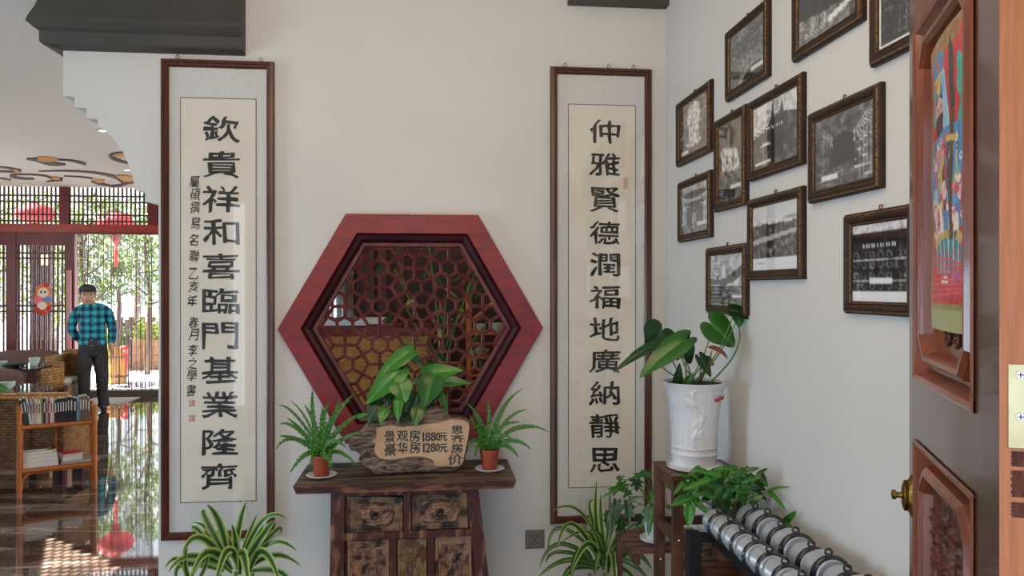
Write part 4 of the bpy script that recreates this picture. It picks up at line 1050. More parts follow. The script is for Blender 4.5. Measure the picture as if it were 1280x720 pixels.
# red ribbon marks
for a0_, a1_, z0_, z1_ in ((R(-68), R(-30), .262, .272), (R(158), R(173), .262, .268)):
    b = MB(); n = 8
    for i in range(n + 1):
        a_ = a0_ + (a1_ - a0_) * i / n; rr = .1075; zz = (z1_ - z0_) * i / n + z0_
        for s_ in (0, 1): b.v.append(PC + Vector((rr * math.cos(a_), rr * math.sin(a_), zz - .012 * s_ + .002 * math.sin(i * 2))))
    for i in range(n): b.f.append([2 * i, 2 * i + 1, 2 * i + 3, 2 * i + 2]); b.m.append(0)
    b.build('red_tape', mat('red_tape', S(196, 30, 52), .5), t)
zq = lambda x, y: (740 + x / 3.132, 370 + y / 3.132)
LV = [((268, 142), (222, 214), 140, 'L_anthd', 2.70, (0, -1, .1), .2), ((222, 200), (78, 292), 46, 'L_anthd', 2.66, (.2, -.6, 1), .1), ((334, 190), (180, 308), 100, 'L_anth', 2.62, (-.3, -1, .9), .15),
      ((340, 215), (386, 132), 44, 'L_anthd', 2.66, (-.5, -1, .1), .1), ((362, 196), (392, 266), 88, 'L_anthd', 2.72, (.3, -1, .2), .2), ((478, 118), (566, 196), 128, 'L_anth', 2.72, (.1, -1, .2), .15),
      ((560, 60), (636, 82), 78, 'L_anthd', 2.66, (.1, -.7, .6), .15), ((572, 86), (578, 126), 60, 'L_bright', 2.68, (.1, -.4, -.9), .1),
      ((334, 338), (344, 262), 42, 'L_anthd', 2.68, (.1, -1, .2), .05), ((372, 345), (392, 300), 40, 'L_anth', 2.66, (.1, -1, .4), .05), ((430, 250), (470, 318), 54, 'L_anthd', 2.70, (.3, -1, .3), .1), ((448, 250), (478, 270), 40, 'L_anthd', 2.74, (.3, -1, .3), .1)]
for (ax, ay), (tx, ty), w_, mm, Y, nr, dr_ in LV:
    A = onY(*zq(ax, ay), Y); B = onY(*zq(tx, ty), Y - .01); heart(A, B, w_ * kq / 3.132, M[mm], t, nrm=nr, droop=dr_, fold=.22)
    if ay < 300:
        bs = PC + Vector((random.uniform(-.03, .03), random.uniform(-.02, .04), Hh - .008)); stem([bs, (bs + A) / 2 + Vector((random.uniform(-.02, .02), 0, -.01)), A], .003, t)
bs = PC + Vector((.06, .0, Hh - .008)); stem([bs, onY(*zq(545, 250), 2.70), onY(*zq(578, 170), 2.69), onY(*zq(572, 110), 2.68)], .0035, t)
bs = PC + Vector((.02, 0, Hh - .008)); stem([bs, onY(*zq(455, 270), 2.70), onY(*zq(468, 215), 2.69)], .0035, t, M['dry'], 'flower_stem')
strap(onY(*zq(455, 200), 2.69), onY(*zq(500, 200), 2.67), onY(*zq(532, 246), 2.66), .02, M['dry'], t, name='dry_spathe', up=(0, -1, .3))

# ------------------------------------------------------------------ wooden plant stand
t = thing('plant_stand', 'brown slatted wooden plant stand in the corner, its top holding the white pot', 'plant stand', ((SX0 + SX1) / 2, (SY0 + SY1) / 2, 0))
pw = .036
for x in (SX0, SX1 - pw):
    for y in (SY0, SY1 - .03):
        b = MB(); b.box((x, y, 0), (x + pw, y + .03, SZ - .014)); o = b.build('post', M['stand'], t)
        if x == SX0 and y == SY0 or x == SX0:
            for z in (SZ - .04, .80, .66):
                b = MB(); b.ball((x + pw / 2, y - .001, z), .0045, 8, 5); b.build('screw_head', M['steel'], o)
for i in range(5):
    w_ = (SY1 - SY0) / 5; b = MB(); b.box((SX0 - .004, SY0 + i * w_ + .002, SZ - .013), (SX1, SY0 + (i + 1) * w_ - .003, SZ)); b.build('slat', M['slat'], t)
for z in (SZ - .035, .80):
    for x in (SX0 + .006, SX1 - pw + .012):
        b = MB(); b.box((x, SY0 + .03, z - .018), (x + .02, SY1 - .03, z + .018)); b.build('side_rail', M['stand'], t)
    b = MB(); b.box((SX0 + pw, SY1 - .025, z - .016), (SX1 - pw, SY1 - .008, z + .016)); b.build('back_rail', M['stand'], t)
# side tier to the left (behind) and tier in front
for i in range(5):
    y0 = 2.87 + i * .055; b = MB(); b.box((.76, y0, .662), (1.09, y0 + .045, .674)); b.build('slat', M['slat'], t)
for x in (.765, 1.06):
    b = MB(); b.box((x, 2.848, .63), (x + .022, 3.15, .6615)); b.build('side_rail', M['stand'], t)
for x, y in ((.765, 3.12), (1.06, 3.12)):
    b = MB(); b.box((x, y, 0), (x + .022, y + .03, .63)); b.build('post', M['stand'], t)
for i in range(5):
    y0 = 2.585 - (i + 1) * .056; b = MB(); b.box((.885, y0, .742), (1.10, y0 + .046, .754)); b.build('slat', M['slat'], t)
for x in (.89, 1.07):
    b = MB(); b.box((x, 2.30, .706), (x + .022, 2.599, .7415)); b.build('side_rail', M['stand'], t)
    b = MB(); b.box((x, 2.30, 0), (x + .022, 2.33, .706)); b.build('post', M['stand'], t)
b = MB(); b.box((SX0 + pw, SY0 + .002, .70), (SX1 - pw, SY0 + .02, .735)); b.build('front_rail', M['stand'], t)

# lobed plant in white pot on the lower tier
c_ = Vector((.885, 2.985, .6745)); k3 = 3.0 / FPX
t = thing('lobed_leaf_plant', 'lobed green plant in a small white pot behind the wooden stand\'s left post', 'potted plant', c_)
b = MB(); b.lathe([(.035, .002), (.06, .006), (.062, .014), (.055, .01)], c_, 24); b.build('saucer', M['whitep'], t)
b = MB(); b.lathe([(.036, .008), (.05, .105), (.054, .108), (.054, .12), (.048, .12), (.046, .108)], c_, 24); b.build('pot', M['white'], t, smooth='auto')
b = MB(); b.lathe([(.047, .110), (.01, .114)], c_, 16); b.build('soil', M['soil'], t)
LOBE = [(0, 1.0), (10, .8), (20, .50), (28, .52), (38, .75), (46, .70), (54, .42), (66, .42), (78, .6), (90, .56), (104, .36), (130, .42), (150, .40), (168, .26), (180, .10)]
zr = lambda x, y: (660 + x / 4.8, 570 + y / 4.8)
for (ax, ay), (tx, ty), w_, mm in [((560, 180), (440, 252), 60, 'L_anth'), ((545, 140), (575, 120), 50, 'L_anth'), ((700, 105), (594, 140), 50, 'L_anth'), ((650, 150), (655, 210), 90, 'L_anthd'), ((720, 110), (735, 125), 60, 'L_anth'),
       ((600, 210), (575, 250), 70, 'L_anth'), ((530, 300), (510, 440), 85, 'L_anthd'), ((600, 300), (612, 425), 80, 'L_anthd'), ((740, 330), (720, 480), 110, 'L_anth'), ((740, 215), (745, 262), 50, 'L_bright'), ((480, 350), (470, 430), 60, 'L_anthd'),
       ((560, 400), (555, 500), 80, 'L_anthd'), ((680, 370), (650, 430), 60, 'L_anthd'), ((850, 180), (880, 200), 50, 'L_anth'), ((900, 160), (870, 250), 50, 'L_anth'), ((840, 300), (850, 330), 40, 'L_anth')]:
    Y = random.uniform(2.86, 2.98); A = onY(*zr(ax, ay), Y); B = onY(*zr(tx, ty), Y - .03)
    heart(A, B, w_ / 4.8 * k3, M[mm], t, nrm=(random.uniform(-.4, .2), -1, .5), shape=LOBE, droop=.2)
    bs = c_ + Vector((random.uniform(-.02, .02), random.uniform(-.02, .02), .11)); stem([bs, (bs + A) / 2 + Vector((0, 0, .05)), A], .0022, t)

# ------------------------------------------------------------------ bushy plant in brown pot
c_ = Vector((1.005, 2.525, .7545)); t = thing('bushy_plant', 'bushy bright green plant in a brown pot behind the chrome dumbbells', 'potted plant', c_)
b = MB(); b.lathe([(.036, 0), (.046, .10), (.05, .102), (.05, .13), (.045, .13), (.044, .12)], c_, 24); b.build('pot', M['brownpot'], t, smooth='auto')
b = MB(); b.lathe([(.0445, .122), (.01, .126)], c_, 16); b.build('soil', M['soil'], t)
LANCE = [(0, 1.0), (6, .86), (14, .66), (26, .46), (45, .32), (75, .24), (110, .2), (150, .14), (180, .08)]
top = c_ + Vector((0, 0, .12)); zs = lambda x, y: (840 + x / 4.5, 560 + y / 4.5)
k25 = 2.52 / FPX
big = [((110, 280), (0, 318), 48, .0), ((130, 300), (212, 372), 42, 0), ((100, 330), (96, 448), 66, 0), ((200, 180), (62, 232), 36, 0), ((270, 150), (180, 130), 40, 0), ((360, 120), (240, 112), 44, .0), ((640, 410), (692, 366), 40, 0), ((636, 424), (742, 578), 48, 0),
       ((545, 240), (636, 200), 26, 0), ((550, 245), (636, 330), 30, 0), ((430, 200), (500, 150), 26, 0), ((560, 380), (620, 445), 40, 0), ((60, 200), (8, 260), 28, 0), ((545, 390), (530, 440), 34, 0)]
for (ax, ay), (tx, ty), w_, _ in big:
    Y = random.uniform(2.36, 2.44); A = onY(*zs(ax, ay), Y); B = onY(*zs(tx, ty), Y - .02)
    if B.x > XW - .02: 
        q = (XW - .03) / B.x; A = A * 1; B = onX(*zs(tx, ty), XW - .03)
        if A.x > XW - .03: A = onX(*zs(ax, ay), XW - .035)
    heart(A, B, w_ / 4.5 * k25, M['L_bright'], t, nrm=(random.uniform(-.3, .1), -1, .6), shape=LANCE, droop=.15)
    stem([top, (top + A) / 2 + Vector((-.01, -.01, .03)), A], .0016, t)
for i in range(330):
    u = random.gauss(0, 1); v = random.random(); fx = 325 + u * 140; fy = 190 + random.gauss(0, 65) + abs(u) * 12
    if fx < 60 or fx > 600 or fy > 400 or fy < 110: continue
    Y = random.uniform(2.38, 2.56); A = onY(*zs(fx, fy), Y)
    if A.x > XW - .05: continue
    a_ = random.uniform(-2.6, -.2) if random.random() < .6 else random.uniform(-.5, .6); ln = random.uniform(.024, .046)
    B = A + Vector((math.cos(a_) * ln * (1 if u > -.2 else -1) * .9, -random.uniform(.0, .02), math.sin(a_) * ln))
    B.x = min(B.x, XW - .025)
    heart(A, B, random.uniform(.013, .022), M[random.choice(['L_bright', 'L_anth', 'L_anth', 'L_anthd'])], t, nrm=(random.uniform(-.5, .5), -1, random.uniform(.2, 1)), shape=LANCE, droop=.25)
    if i % 7 == 0: stem([top, (top + A) / 2 + Vector((0, 0, .02)), A], .0014, t)

# ------------------------------------------------------------------ striped floor plants
def dracaena(label, cpx, cpy, Y, leaves, mm, potm, spread=.2):
    c_ = onY(cpx, cpy, Y); base = Vector((c_.x, c_.y, 0)); t = thing('striped_leaf_plant', label, 'potted plant', base, group='striped-leaved plants standing at floor level')
    hgt = c_.z
    b = MB(); b.lathe([(.085, 0), (.12, hgt - .12), (.13, hgt - .115), (.13, hgt - .09), (.115, hgt - .09), (.112, hgt - .11)], base, 28); b.build('pot', potm, t, smooth='auto')
    b = MB(); b.lathe([(.114, hgt - .112), (.02, hgt - .106)], base, 16); b.build('soil', M['soil'], t)
    for x in (-.05, 0, .05):
        stem([base + Vector((x, 0, hgt - .11)), base + Vector((x * 1.3, 0, hgt))], .010, t)
    for (ox, oy, mx_, my_, tx, ty, w_, dy) in leaves:
        O = onY(ox, oy, Y); A = onY(mx_, my_, Y + dy * .5); B = onY(tx, ty, Y + dy)
        strap(O, A * 2 - (O + B) * .5, B, w_ * Y / FPX, M[mm] if isinstance(mm, str) else M[random.choice(mm)], t, n=14, fold=.3, up=(0, -1, .5))
L1 = [(285, 700, 275, 655, 258, 630, 10, -.05), (292, 700, 300, 655, 308, 627, 9, 0), (288, 705, 258, 650, 257, 640, 9, .03), (300, 705, 330, 650, 360, 650, 8, -.08), (305, 705, 328, 670, 344, 650, 11, -.1), (300, 700, 312, 665, 322, 642, 6, .02),
      (310, 710, 340, 678, 372, 690, 8, -.1), (310, 712, 345, 694, 377, 709, 8, -.16), (285, 705, 250, 672, 228, 695, 10, -.12), (280, 700, 245, 660, 248, 672, 7, .05), (290, 712, 262, 690, 240, 720, 12, -.15), (282, 712, 240, 695, 210, 716, 9, -.1),
      (296, 712, 295, 680, 290, 655, 10, -.02), (312, 716, 330, 690, 352, 735, 11, -.2), (300, 716, 285, 688, 268, 740, 11, -.2), (306, 712, 318, 680, 330, 655, 9, 0), (290, 716, 255, 700, 235, 740, 10, -.1), (300, 718, 304, 692, 312, 745, 12, -.22), (286, 700, 258, 660, 240, 655, 6, .08),
      (310, 715, 350, 715, 365, 740, 9, -.1), (280, 714, 230, 705, 222, 730, 9, -.05), (240, 735, 232, 705, 236, 680, 7, -.1), (240, 735, 224, 700, 205, 712, 7, -.1), (242, 735, 258, 705, 256, 685, 6, -.1), (300, 708, 282, 668, 274, 648, 8, .06), (304, 710, 344, 664, 350, 668, 7, .1)]
dracaena('dark green and yellow striped leafy plant below the left scroll', 295, 715, 3.15, L1, 'L_drac', M['white'])
L2 = [(752, 690, 745, 650, 746, 600, 8, .0), (756, 690, 752, 650, 751, 618, 7, .05), (758, 690, 762, 650, 762, 612, 6, .03), (745, 670, 720, 636, 690, 639, 5, -.1), (748, 700, 715, 655, 696, 690, 7, -.15), (746, 705, 700, 680, 674, 712, 6, -.2), (750, 710, 710, 700, 672, 722, 7, -.2),
      (745, 700, 735, 665, 700, 680, 6, -.05), (760, 700, 790, 660, 806, 665, 8, -.05), (762, 700, 792, 668, 812, 655, 7, .02), (764, 705, 790, 690, 815, 712, 9, -.2), (760, 710, 780, 700, 812, 725, 9, -.2), (752, 708, 735, 680, 714, 716, 10, -.2),
      (754, 712, 750, 690, 742, 725, 9, -.22), (758, 706, 770, 675, 782, 650, 9, 0), (750, 706, 735, 670, 728, 655, 7, .05), (756, 700, 748, 670, 732, 665, 9, -.1), (762, 708, 775, 682, 796, 700, 9, -.1), (752, 700, 722, 660, 705, 665, 6, .05), (766, 712, 785, 715, 800, 740, 9, -.2),
      (748, 712, 715, 710, 702, 740, 9, -.2), (745, 702, 700, 690, 682, 705, 5, -.1), (758, 690, 774, 640, 800, 620, 5, .1), (750, 698, 700, 660, 685, 700, 5, -.1), (754, 690, 738, 640, 742, 625, 7, .03), (744, 715, 725, 690, 712, 735, 11, -.2), (760, 716, 765, 690, 770, 740, 11, -.22)]
dracaena('yellow-green striped leafy plant below the right scroll beside the wall socket', 755, 716, 3.31, L2, ['L_drac2', 'L_drac', 'L_drac2', 'L_drac'], M['terra'])

# ------------------------------------------------------------------ chrome dumbbells on a black rack
t = thing('dumbbell_rack', 'black steel rack along the right wall carrying the chrome dumbbells', 'rack', (.97, 2.1, 0))
for x, y in ((.848, 2.43), (.848, 1.62), (1.098, 2.43), (1.098, 1.62)):
    b = MB(); b.box((x - .020, y - .022, 0), (x + .020, y + .022, .885 if x < .9 else .915)); b.build('post', M['black'], t)
for x in (.918, 1.035):
    b = MB(); b.box((x - .012, 1.633, .845), (x + .012, 2.439, .8715)); b.build('side_rail', M['black'], t)
for y in (2.452, 1.62):
    b = MB(); b.box((.866, y - .012, .845), (1.08, y + .012, .872)); b.build('cross_rail', M['black'], t)
def dumbbell(x, y, r_, ln, lab, k):
    t = thing('dumbbell', lab, 'dumbbell', (x, y, .873), group='chrome dumbbells with black rubber rings in two rows')
    z = .873 + r_ * 1.18
    b = MB(); b.lathe([(r_ * .5, -ln / 2), (r_ * .90, -ln / 2), (r_ * .96, -ln / 2 + .004), (r_ * .96, ln * .12), (r_ * 1.04, ln * .18), (r_ * 1.04, ln * .34), (r_ * .7, ln / 2)], (x, y, z), 28, axis='y'); b.build('chrome_head', M['chrome'], t, smooth='auto')
    b = MB(); b.torus((x, y - ln * .34, z - .001), (.06, 1, 0), r_ * .96, r_ * .22, 28, 10); b.build('rubber_ring', M['rubber'], t, smooth=True)
    b = MB(); b.torus((x, y - ln * .2, z + r_ * 1.2), (.3, 1, 0), .0085, .003, 14, 6); b.tube([(x, y - ln * .2, z + r_ * .85), (x, y - ln * .2, z + r_ * 1.12)], .004, 6); b.build('top_loop', M['rubber'], t, smooth=True)
names = ['first, farthest', 'second from the far end', 'third from the far end', 'fourth from the far end', 'fifth from the far end', 'sixth from the far end', 'seventh from the far end', 'eighth from the far end', 'ninth from the far end']
for i in range(9):
    dumbbell(.918, 2.400 - i * .092, .039, .086, 'chrome dumbbell with black ring in the left row, ' + names[i], i)
    dumbbell(1.035, 2.395 - i * .092, .048 if i % 2 else .044, .086, 'chrome dumbbell in the row next to the wall, ' + names[i], i)

# ------------------------------------------------------------------ open door leaf
def cam2w(xc, zc): return Vector((xc * CA + zc * SA, -xc * SA + zc * CA, 0))
P1 = cam2w(.828, 1.6); DL = .61; dirc = (.299, .954); P0d = cam2w(.828 - dirc[0] * DL, 1.6 - dirc[1] * DL)
dd = (P1 - P0d).normalized(); nn = Vector((-dd.y, dd.x, 0))        # front normal points to the left
DH = 2.55
t = thing('door_leaf', 'carved reddish-brown wooden door leaf standing open at the right edge', 'door', P0d)
def D(s_, z, d): return P0d + dd * s_ + nn * d + Vector((0, 0, z))
fnd = lambda a, c, d: D(a, c, d)
T = .05
def dbox(s0, s1, z0, z1, d0, d1, name, m, par=None):
    b = MB(); b.prism(rect(s0, z0, s1, z1), fnd, d0, d1); return b.build(name, m, par or t)
dbox(0, .112, .01, DH, -T, 0, 'hinge_stile', M['doorbrown']); dbox(.55, DL, .01, DH, -T, 0, 'lock_stile', M['doorbrown'])
dbox(.112, .55, .01, .16, -T, 0, 'bottom_rail', M['door']); dbox(.112, .55, 1.378, 1.495, -T, 0, 'middle_rail', M['doorbrown']); dbox(.112, .55, 2.20, DH, -T, 0, 'top_rail', M['door'])
b = MB(); b.prism(rect(0, .01, .001, DH), fnd, -T, 0); 
dbox(-.0015, -.0002, .01, DH, -T, 0, 'hinge_edge_face', M['dooredge'])
def chamfer(s0, z0, s1, z1, c_): return [(s0 + c_, z0), (s1 - c_, z0), (s1, z0 + c_), (s1, z1 - c_), (s1 - c_, z1), (s0 + c_, z1), (s0, z1 - c_), (s0, z0 + c_)]
for z0, z1, nm in ((.16, 1.378, 'lower'), (1.495, 2.20, 'upper')):
    dbox(.112, .55, z0, z1, -T * .7, -.022, nm + '_panel', M['door'])
    b = MB(); b.rings(rect(.112, z0, .55, z1), [(0, .003), (.006, .006), (.014, .002), (.022, -.012), (.026, -.021)], fnd); b.build('panel_molding', M['door'], t)
    b = MB(); ch = chamfer(.150, z0 + .035, .52, z1 - .035, .05); b.rings(ch, [(0, -.022), (.004, -.004), (.012, .004), (.020, .004), (.026, -.004), (.03, -.022)], fnd); b.build('raised_molding', M['door'], t)
# carved relief in the lower panel
b = MB(); s0, s1, z0, z1 = .185, .485, .24, 1.30; NS, NZ = 60, 210
for j in range(NZ + 1):
    for i in range(NS + 1):
        u, v = i / NS, j / NZ; s_, z = s0 + (s1 - s0) * u, z0 + (z1 - z0) * v
        q = Vector((s_ * 26, z * 22, 0)); wv = noise.noise(q * .5) * 3
        h = abs(noise.noise(q + Vector((wv, 0, 0)))) ; h2 = abs(noise.noise(q * 2.1 + Vector((5, wv, 2))))
        hh_ = max(0, .55 - h * 2.6) + max(0, .4 - h2 * 2.2)
        vn = abs(((s_ * 9 + .35 * math.sin(z * 20)) % 1) - .5); hh_ += .5 * max(0, .18 - vn) * 4
        e_ = min(u, 1 - u, v * 3, (1 - v) * 3); b.v.append(D(s_, z, -.021 + min(1, e_ * 12) * .018 * min(1.25, hh_)))
for j in range(NZ):
    for i in range(NS): a_ = j * (NS + 1) + i; b.f.append([a_, a_ + 1, a_ + NS + 2, a_ + NS + 1]); b.m.append(0)
b.build('carved_relief', M['carve'], t, smooth=True)
# scrolled carving around the poster
for s_ in (.1655,):
    b = MB()
    for k in range(9):
        z = 1.56 + k * .068; pts = [D(s_ + .010 * math.sin(q * 1.1 + k), z + q * .011, -.012 + .004 * math.sin(q)) for q in range(7)]; b.tube(pts, [.002, .003, .004, .004, .004, .003, .001], 6)
    b.build('edge_carving', M['door'], t, smooth=True)
for k in range(2):
    b = MB(); pts = [D(.27 + k * .06 + .014 * math.cos(q * .8), 1.60 + .012 * math.sin(q * .8) - q * .001, -.012) for q in range(9)]; b.tube(pts, .005, 6); b.build('edge_carving', M['carve'], t, smooth=True)
# knob
b = MB(); kz = 1.256; kc = D(.575, kz, 0)
def lathe_n(prof, c_, n=24, ell=1.0):
    b = MB()
    for r_, h in prof:
        for j in range(n):
            a_ = 2 * math.pi * j / n; b.v.append(c_ + nn * h + dd * (r_ * math.cos(a_)) + Vector((0, 0, r_ * math.sin(a_) * ell)))
    k = len(prof)
    for i in range(k - 1):
        for j in range(n): b.f.append([i * n + j, i * n + (j + 1) % n, (i + 1) * n + (j + 1) % n, (i + 1) * n + j]); b.m.append(0)
    b.f.append([j for j in range(n)][::-1]); b.m.append(0); b.f.append([(k - 1) * n + j for j in range(n)]); b.m.append(0); return b
ro = lathe_n([(.026, 0), (.026, .003), (.022, .006), (.018, .010), (.019, .016), (.012, .020)], kc, 20, 1.7).build('door_knob', M['brass'], t, smooth='auto')
b = lathe_n([(.006, .018), (.006, .030), (.010, .032), (.010, .038), (.004, .040)], kc, 16); b.build('knob_spindle', M['brass'], ro, smooth='auto')
# hinge plate on the near edge
def De(a_, z, d): return P0d - nn * a_ - dd * d + Vector((0, 0, z))   # a_ across the thickness, d out of the edge
b = MB(); b.rings(rect(.0095, 1.469, .047, 1.580), [(0, .0016), (0, .003), (.0008, .0036)], De, close_in=True); hp = b.build('hinge_plate', M['plate'], t)
for a_, z in ((.0235, 1.566), (.0235, 1.511), (.036, 1.482), (.040, 1.55)):
    b = MB(); 
    vs = []; n = 14
    for r_, h in ((.0055, .0036), (.005, .0046), (.001, .005)):
        for j in range(n): q = 2 * math.pi * j / n; vs.append(De(a_ + r_ * math.cos(q), z + r_ * math.sin(q), h))
    b.add(vs, [(i * n + j, i * n + (j + 1) % n, (i + 1) * n + (j + 1) % n, (i + 1) * n + j) for i in range(2) for j in range(n)]); 
    b.build('screw', M['steel'], hp)
    b = MB(); b.prism(rect(a_ - .0035, z - .0006, a_ + .0035, z + .0006), De, .0046, .0054); b.prism(rect(a_ - .0006, z - .0035, a_ + .0006, z + .0035), De, .0046, .0054); b.build('screw_slot', M['black'], hp)
for (z0, z1) in ((1.445, 1.465), (1.405, 1.44), (1.378, 1.398)):
    b = MB(); n = 12; pp = [(.014 + .0015 * math.sin(i * 2.2), z0 + (z1 - z0) * i / n) for i in range(n + 1)] + [(.047, z1), (.047, z0)]
    b.prism(pp, De, .0015, .0021); b.build('scraped_mark', M['burn'], t)
# poster (door guardian print) -- a separate thing pasted on the door
po = thing('door_poster', 'red and gold New Year print of a robed guardian pasted on the open door', 'poster', D(.30, 1.607, .006))
p = Pic(110, 250, (150, 132, 78)); p.rect(.06, .09, .94, .93, (200, 40, 52))
p.line([(.06, .95), (.3, .97), (.5, .955), (.75, .975), (.94, .95)], .008, (190, 90, 60)); p.line([(.82, .85), (.9, .9), (.8, .93), (.92, .95)], .012, (214, 70, 70))
p.line([(.8, .66), (.92, .72), (.82, .78), (.9, .82), (.82, .85)], .03, (60, 170, 150)); p.line([(.1, .74), (.2, .78), (.12, .84)], .03, (70, 176, 180))
p.poly([(.36, .93), (.52, .86), (.6, .66), (.5, .6), (.4, .7)], (150, 196, 218)); p.poly([(.62, .97), (.72, .9), (.74, .72), (.62, .70), (.62, .86)], (50, 56, 50)); p.rect(.61, .64, .72, .72, (120, 60, 30))
p.ell(.3, .80, .13, .06, (60, 130, 180)); p.ell(.3, .84, .08, .03, (220, 180, 80)); p.ell(.3, .75, .13, .055, (232, 176, 170)); p.ell(.25, .765, .02, .008, (20, 20, 20)); p.ell(.36, .765, .02, .008, (20, 20, 20)); p.ell(.31, .735, .04, .008, (150, 40, 40)); p.poly([(.18, .74), (.42, .74), (.4, .66), (.22, .64)], (66, 34, 50))
p.poly([(.08, .66), (.5, .68), (.9, .66), (.92, .45), (.8, .3), (.2, .3), (.06, .45)], (74, 140, 190)); p.poly([(.2, .64), (.5, .66), (.45, .3), (.25, .3)], (206, 130, 150)); p.ell(.5, .52, .16, .06, (196, 176, 80)); p.ell(.5, .52, .1, .035, (150, 50, 50)); p.rect(.46, .4, .62, .62, (94, 60, 36))
for k in range(7): p.ell(.14 + k * .12, .44 + .02 * (k % 2), .06, .025, ((236, 196, 206), (90, 190, 200), (220, 60, 70))[k % 3])
for k in range(6): p.line([(.15 + k * .12, .63), (.2 + k * .11, .48)], .012, ((210, 70, 120), (60, 150, 170), (230, 190, 90))[k % 3])
p.rect(.86, .36, .95, .66, (206, 50, 60)); 
for k in range(6): p.ell(.905, .38 + k * .05, .03, .012, (150, 60, 60))
p.ell(.28, .36, .16, .075, (238, 228, 214)); p.ell(.28, .38, .06, .04, (214, 120, 100)); p.ell(.7, .35, .12, .05, (238, 226, 210)); p.ell(.5, .3, .4, .035, (208, 176, 90)); p.ell(.5, .25, .38, .06, (52, 140, 160))
for k in range(6): p.ell(.2 + k * .12, .25, .03, .02, (196, 80, 70)); p.line([(.2 + k * .12, .3), (.22 + k * .11, .2)], .01, (226, 206, 190))
p.ell(.45, .17, .1, .015, (232, 222, 206)); p.ell(.72, .18, .1, .02, (130, 120, 180)); p.poly([(.16, .86), (.44, .86), (.5, .93), (.3, .96), (.1, .93)], (60, 140, 180)); p.line([(.14, .87), (.46, .87)], .008, (226, 190, 90)); p.ell(.3, .91, .05, .02, (220, 60, 60))
p.line([(.18, .79), (.24, .80)], .006, (20, 20, 20)); p.line([(.34, .80), (.42, .79)], .006, (20, 20, 20)); p.line([(.3, .77), (.31, .745)], .006, (190, 120, 110))
random.seed(21)
for k in range(90):
    cx_p, cy_p = random.uniform(.1, .9), random.uniform(.31, .66); c_p = random.choice([(60, 150, 180), (230, 120, 150), (206, 50, 60), (232, 200, 120), (110, 190, 170), (120, 90, 160), (240, 220, 210), (40, 90, 140)])
    p.ell(cx_p, cy_p, .035, .012, c_p, .55 if k % 2 else None)
for k in range(8): p.line([(.08 + .02 * math.sin(k), .12 + k * .02), (.9, .13 + k * .012)], .004, (222, 80, 96))
p.rect(.60, .30, .68, .70, (84, 62, 34)); p.line([(.5, .64), (.74, .62)], .01, (214, 180, 90)); p.noisy(26, 16, 4); p.rect(0, 0, 1, .07, (168, 168, 112))
p.build('print', M['poster'], po, lambda u, v: D(.430 - .255 * u - .01 * (1 - v) * math.sin(u * 3), 1.607 + .505 * v + .012 * u * v, -.006 + .006 * math.sin(u * math.pi) + .0015 * math.sin(v * 14 + u * 3)))

# ------------------------------------------------------------------ room behind the hexagonal window
Yb = 4.75
def BX(px, py, Y=Yb): return onY(px, py, Y)
a_ = BX(398, 400); c_ = BX(474, 410)
t = thing('side_counter', 'pale-topped dark red counter seen through the left of the lattice', 'counter', ((a_.x + c_.x) / 2, Yb + .2, 0))
b = MB(); b.box((a_.x - .35, Yb, a_.z - .035), (c_.x + .02, Yb + .45, a_.z)); b.build('counter_top', M['whitep'], t)
b = MB(); b.box((a_.x - .33, Yb + .02, 0), (c_.x + .32, Yb + .44, a_.z - .036)); b.build('counter_body', M['redwood'], t)
p = BX(432, 397, Yb + .2); b = MB(); b.lathe([(.07, 0), (.088, .01), (.088, .26), (.092, .265), (.092, .30), (.02, .315)], (p.x - .02, Yb + .2, a_.z + .001), 28)
origin_to_base(b.build('steel_urn', M['steel'], smooth='auto', label='shiny steel cylinder urn seen through the upper left of the lattice', cat='urn'))
a_ = BX(400, 492, 4.55); c_ = BX(533, 420, 4.55); b = MB(); b.box((a_.x, 4.55, a_.z - .5), (c_.x, 4.57, c_.z))
b.v[0:0] = []
o = origin_to_base(b.build('bamboo_screen', M['bamboomat'], label='yellow woven bamboo screen seen through the lower left of the lattice', cat='screen'))
b = MB(); b.box((a_.x - .02, 4.54, c_.z), (c_.x + .05, 4.59, c_.z + .05)); setp(b.build('top_rail', M['redwood'], o))
b = MB()
for x in (a_.x + .03, c_.x - .03): b.box((x - .015, 4.572, 0), (x + .015, 4.59, a_.z))
b.build('support_post', M['redwood'], o)
# tea shelf of orange bamboo
ys = 4.6; xa = BX(587, 430, ys).x; xb = xa + .42
t = thing('bamboo_tea_shelf', 'orange bamboo shelf with teaware seen through the right of the lattice', 'shelf', ((xa + xb) / 2, ys + .1, 0))
for x in (xa, xb):
    for y in (ys, ys + .22): b = MB(); b.tube([(x, y, 0), (x, y, 1.62)], .014, 8); b.build('pole', M['bamboo'], t, smooth='auto')
zsH = []
for py in (416, 446, 468, 505):
    z = BX(600, py, ys).z; zsH.append(z); b = MB(); b.box((xa - .01, ys - .01, z - .012), (xb + .01, ys + .23, z)); b.build('shelf_board', M['bamboo'], t)
p0_ = BX(596, 399, ys); b = MB(); b.tube([(xa, ys, p0_.z - .02), (xa + .14, ys, p0_.z + .10)], .010, 6); b.build('brace', M['bamboo'], t)
def cup(x, z, r_, h, m, lab, Y=ys + .07, cat='teacup', nm='teacup'):
    b = MB(); b.lathe([(r_ * .45, 0), (r_ * .5, h * .08), (r_ * .9, h * .5), (r_, h), (r_ * .94, h), (r_ * .8, h * .5), (r_ * .3, h * .14)], (x, Y, z + .0008), 20)
    origin_to_base(b.build(nm, m, smooth='auto', label=lab, cat=cat, group='teaware on the bamboo shelf'))
cup(xa + .07, zsH[0], .036, .05, M['celadon'], 'pale green cup on the top board of the bamboo shelf, nearer the pole')
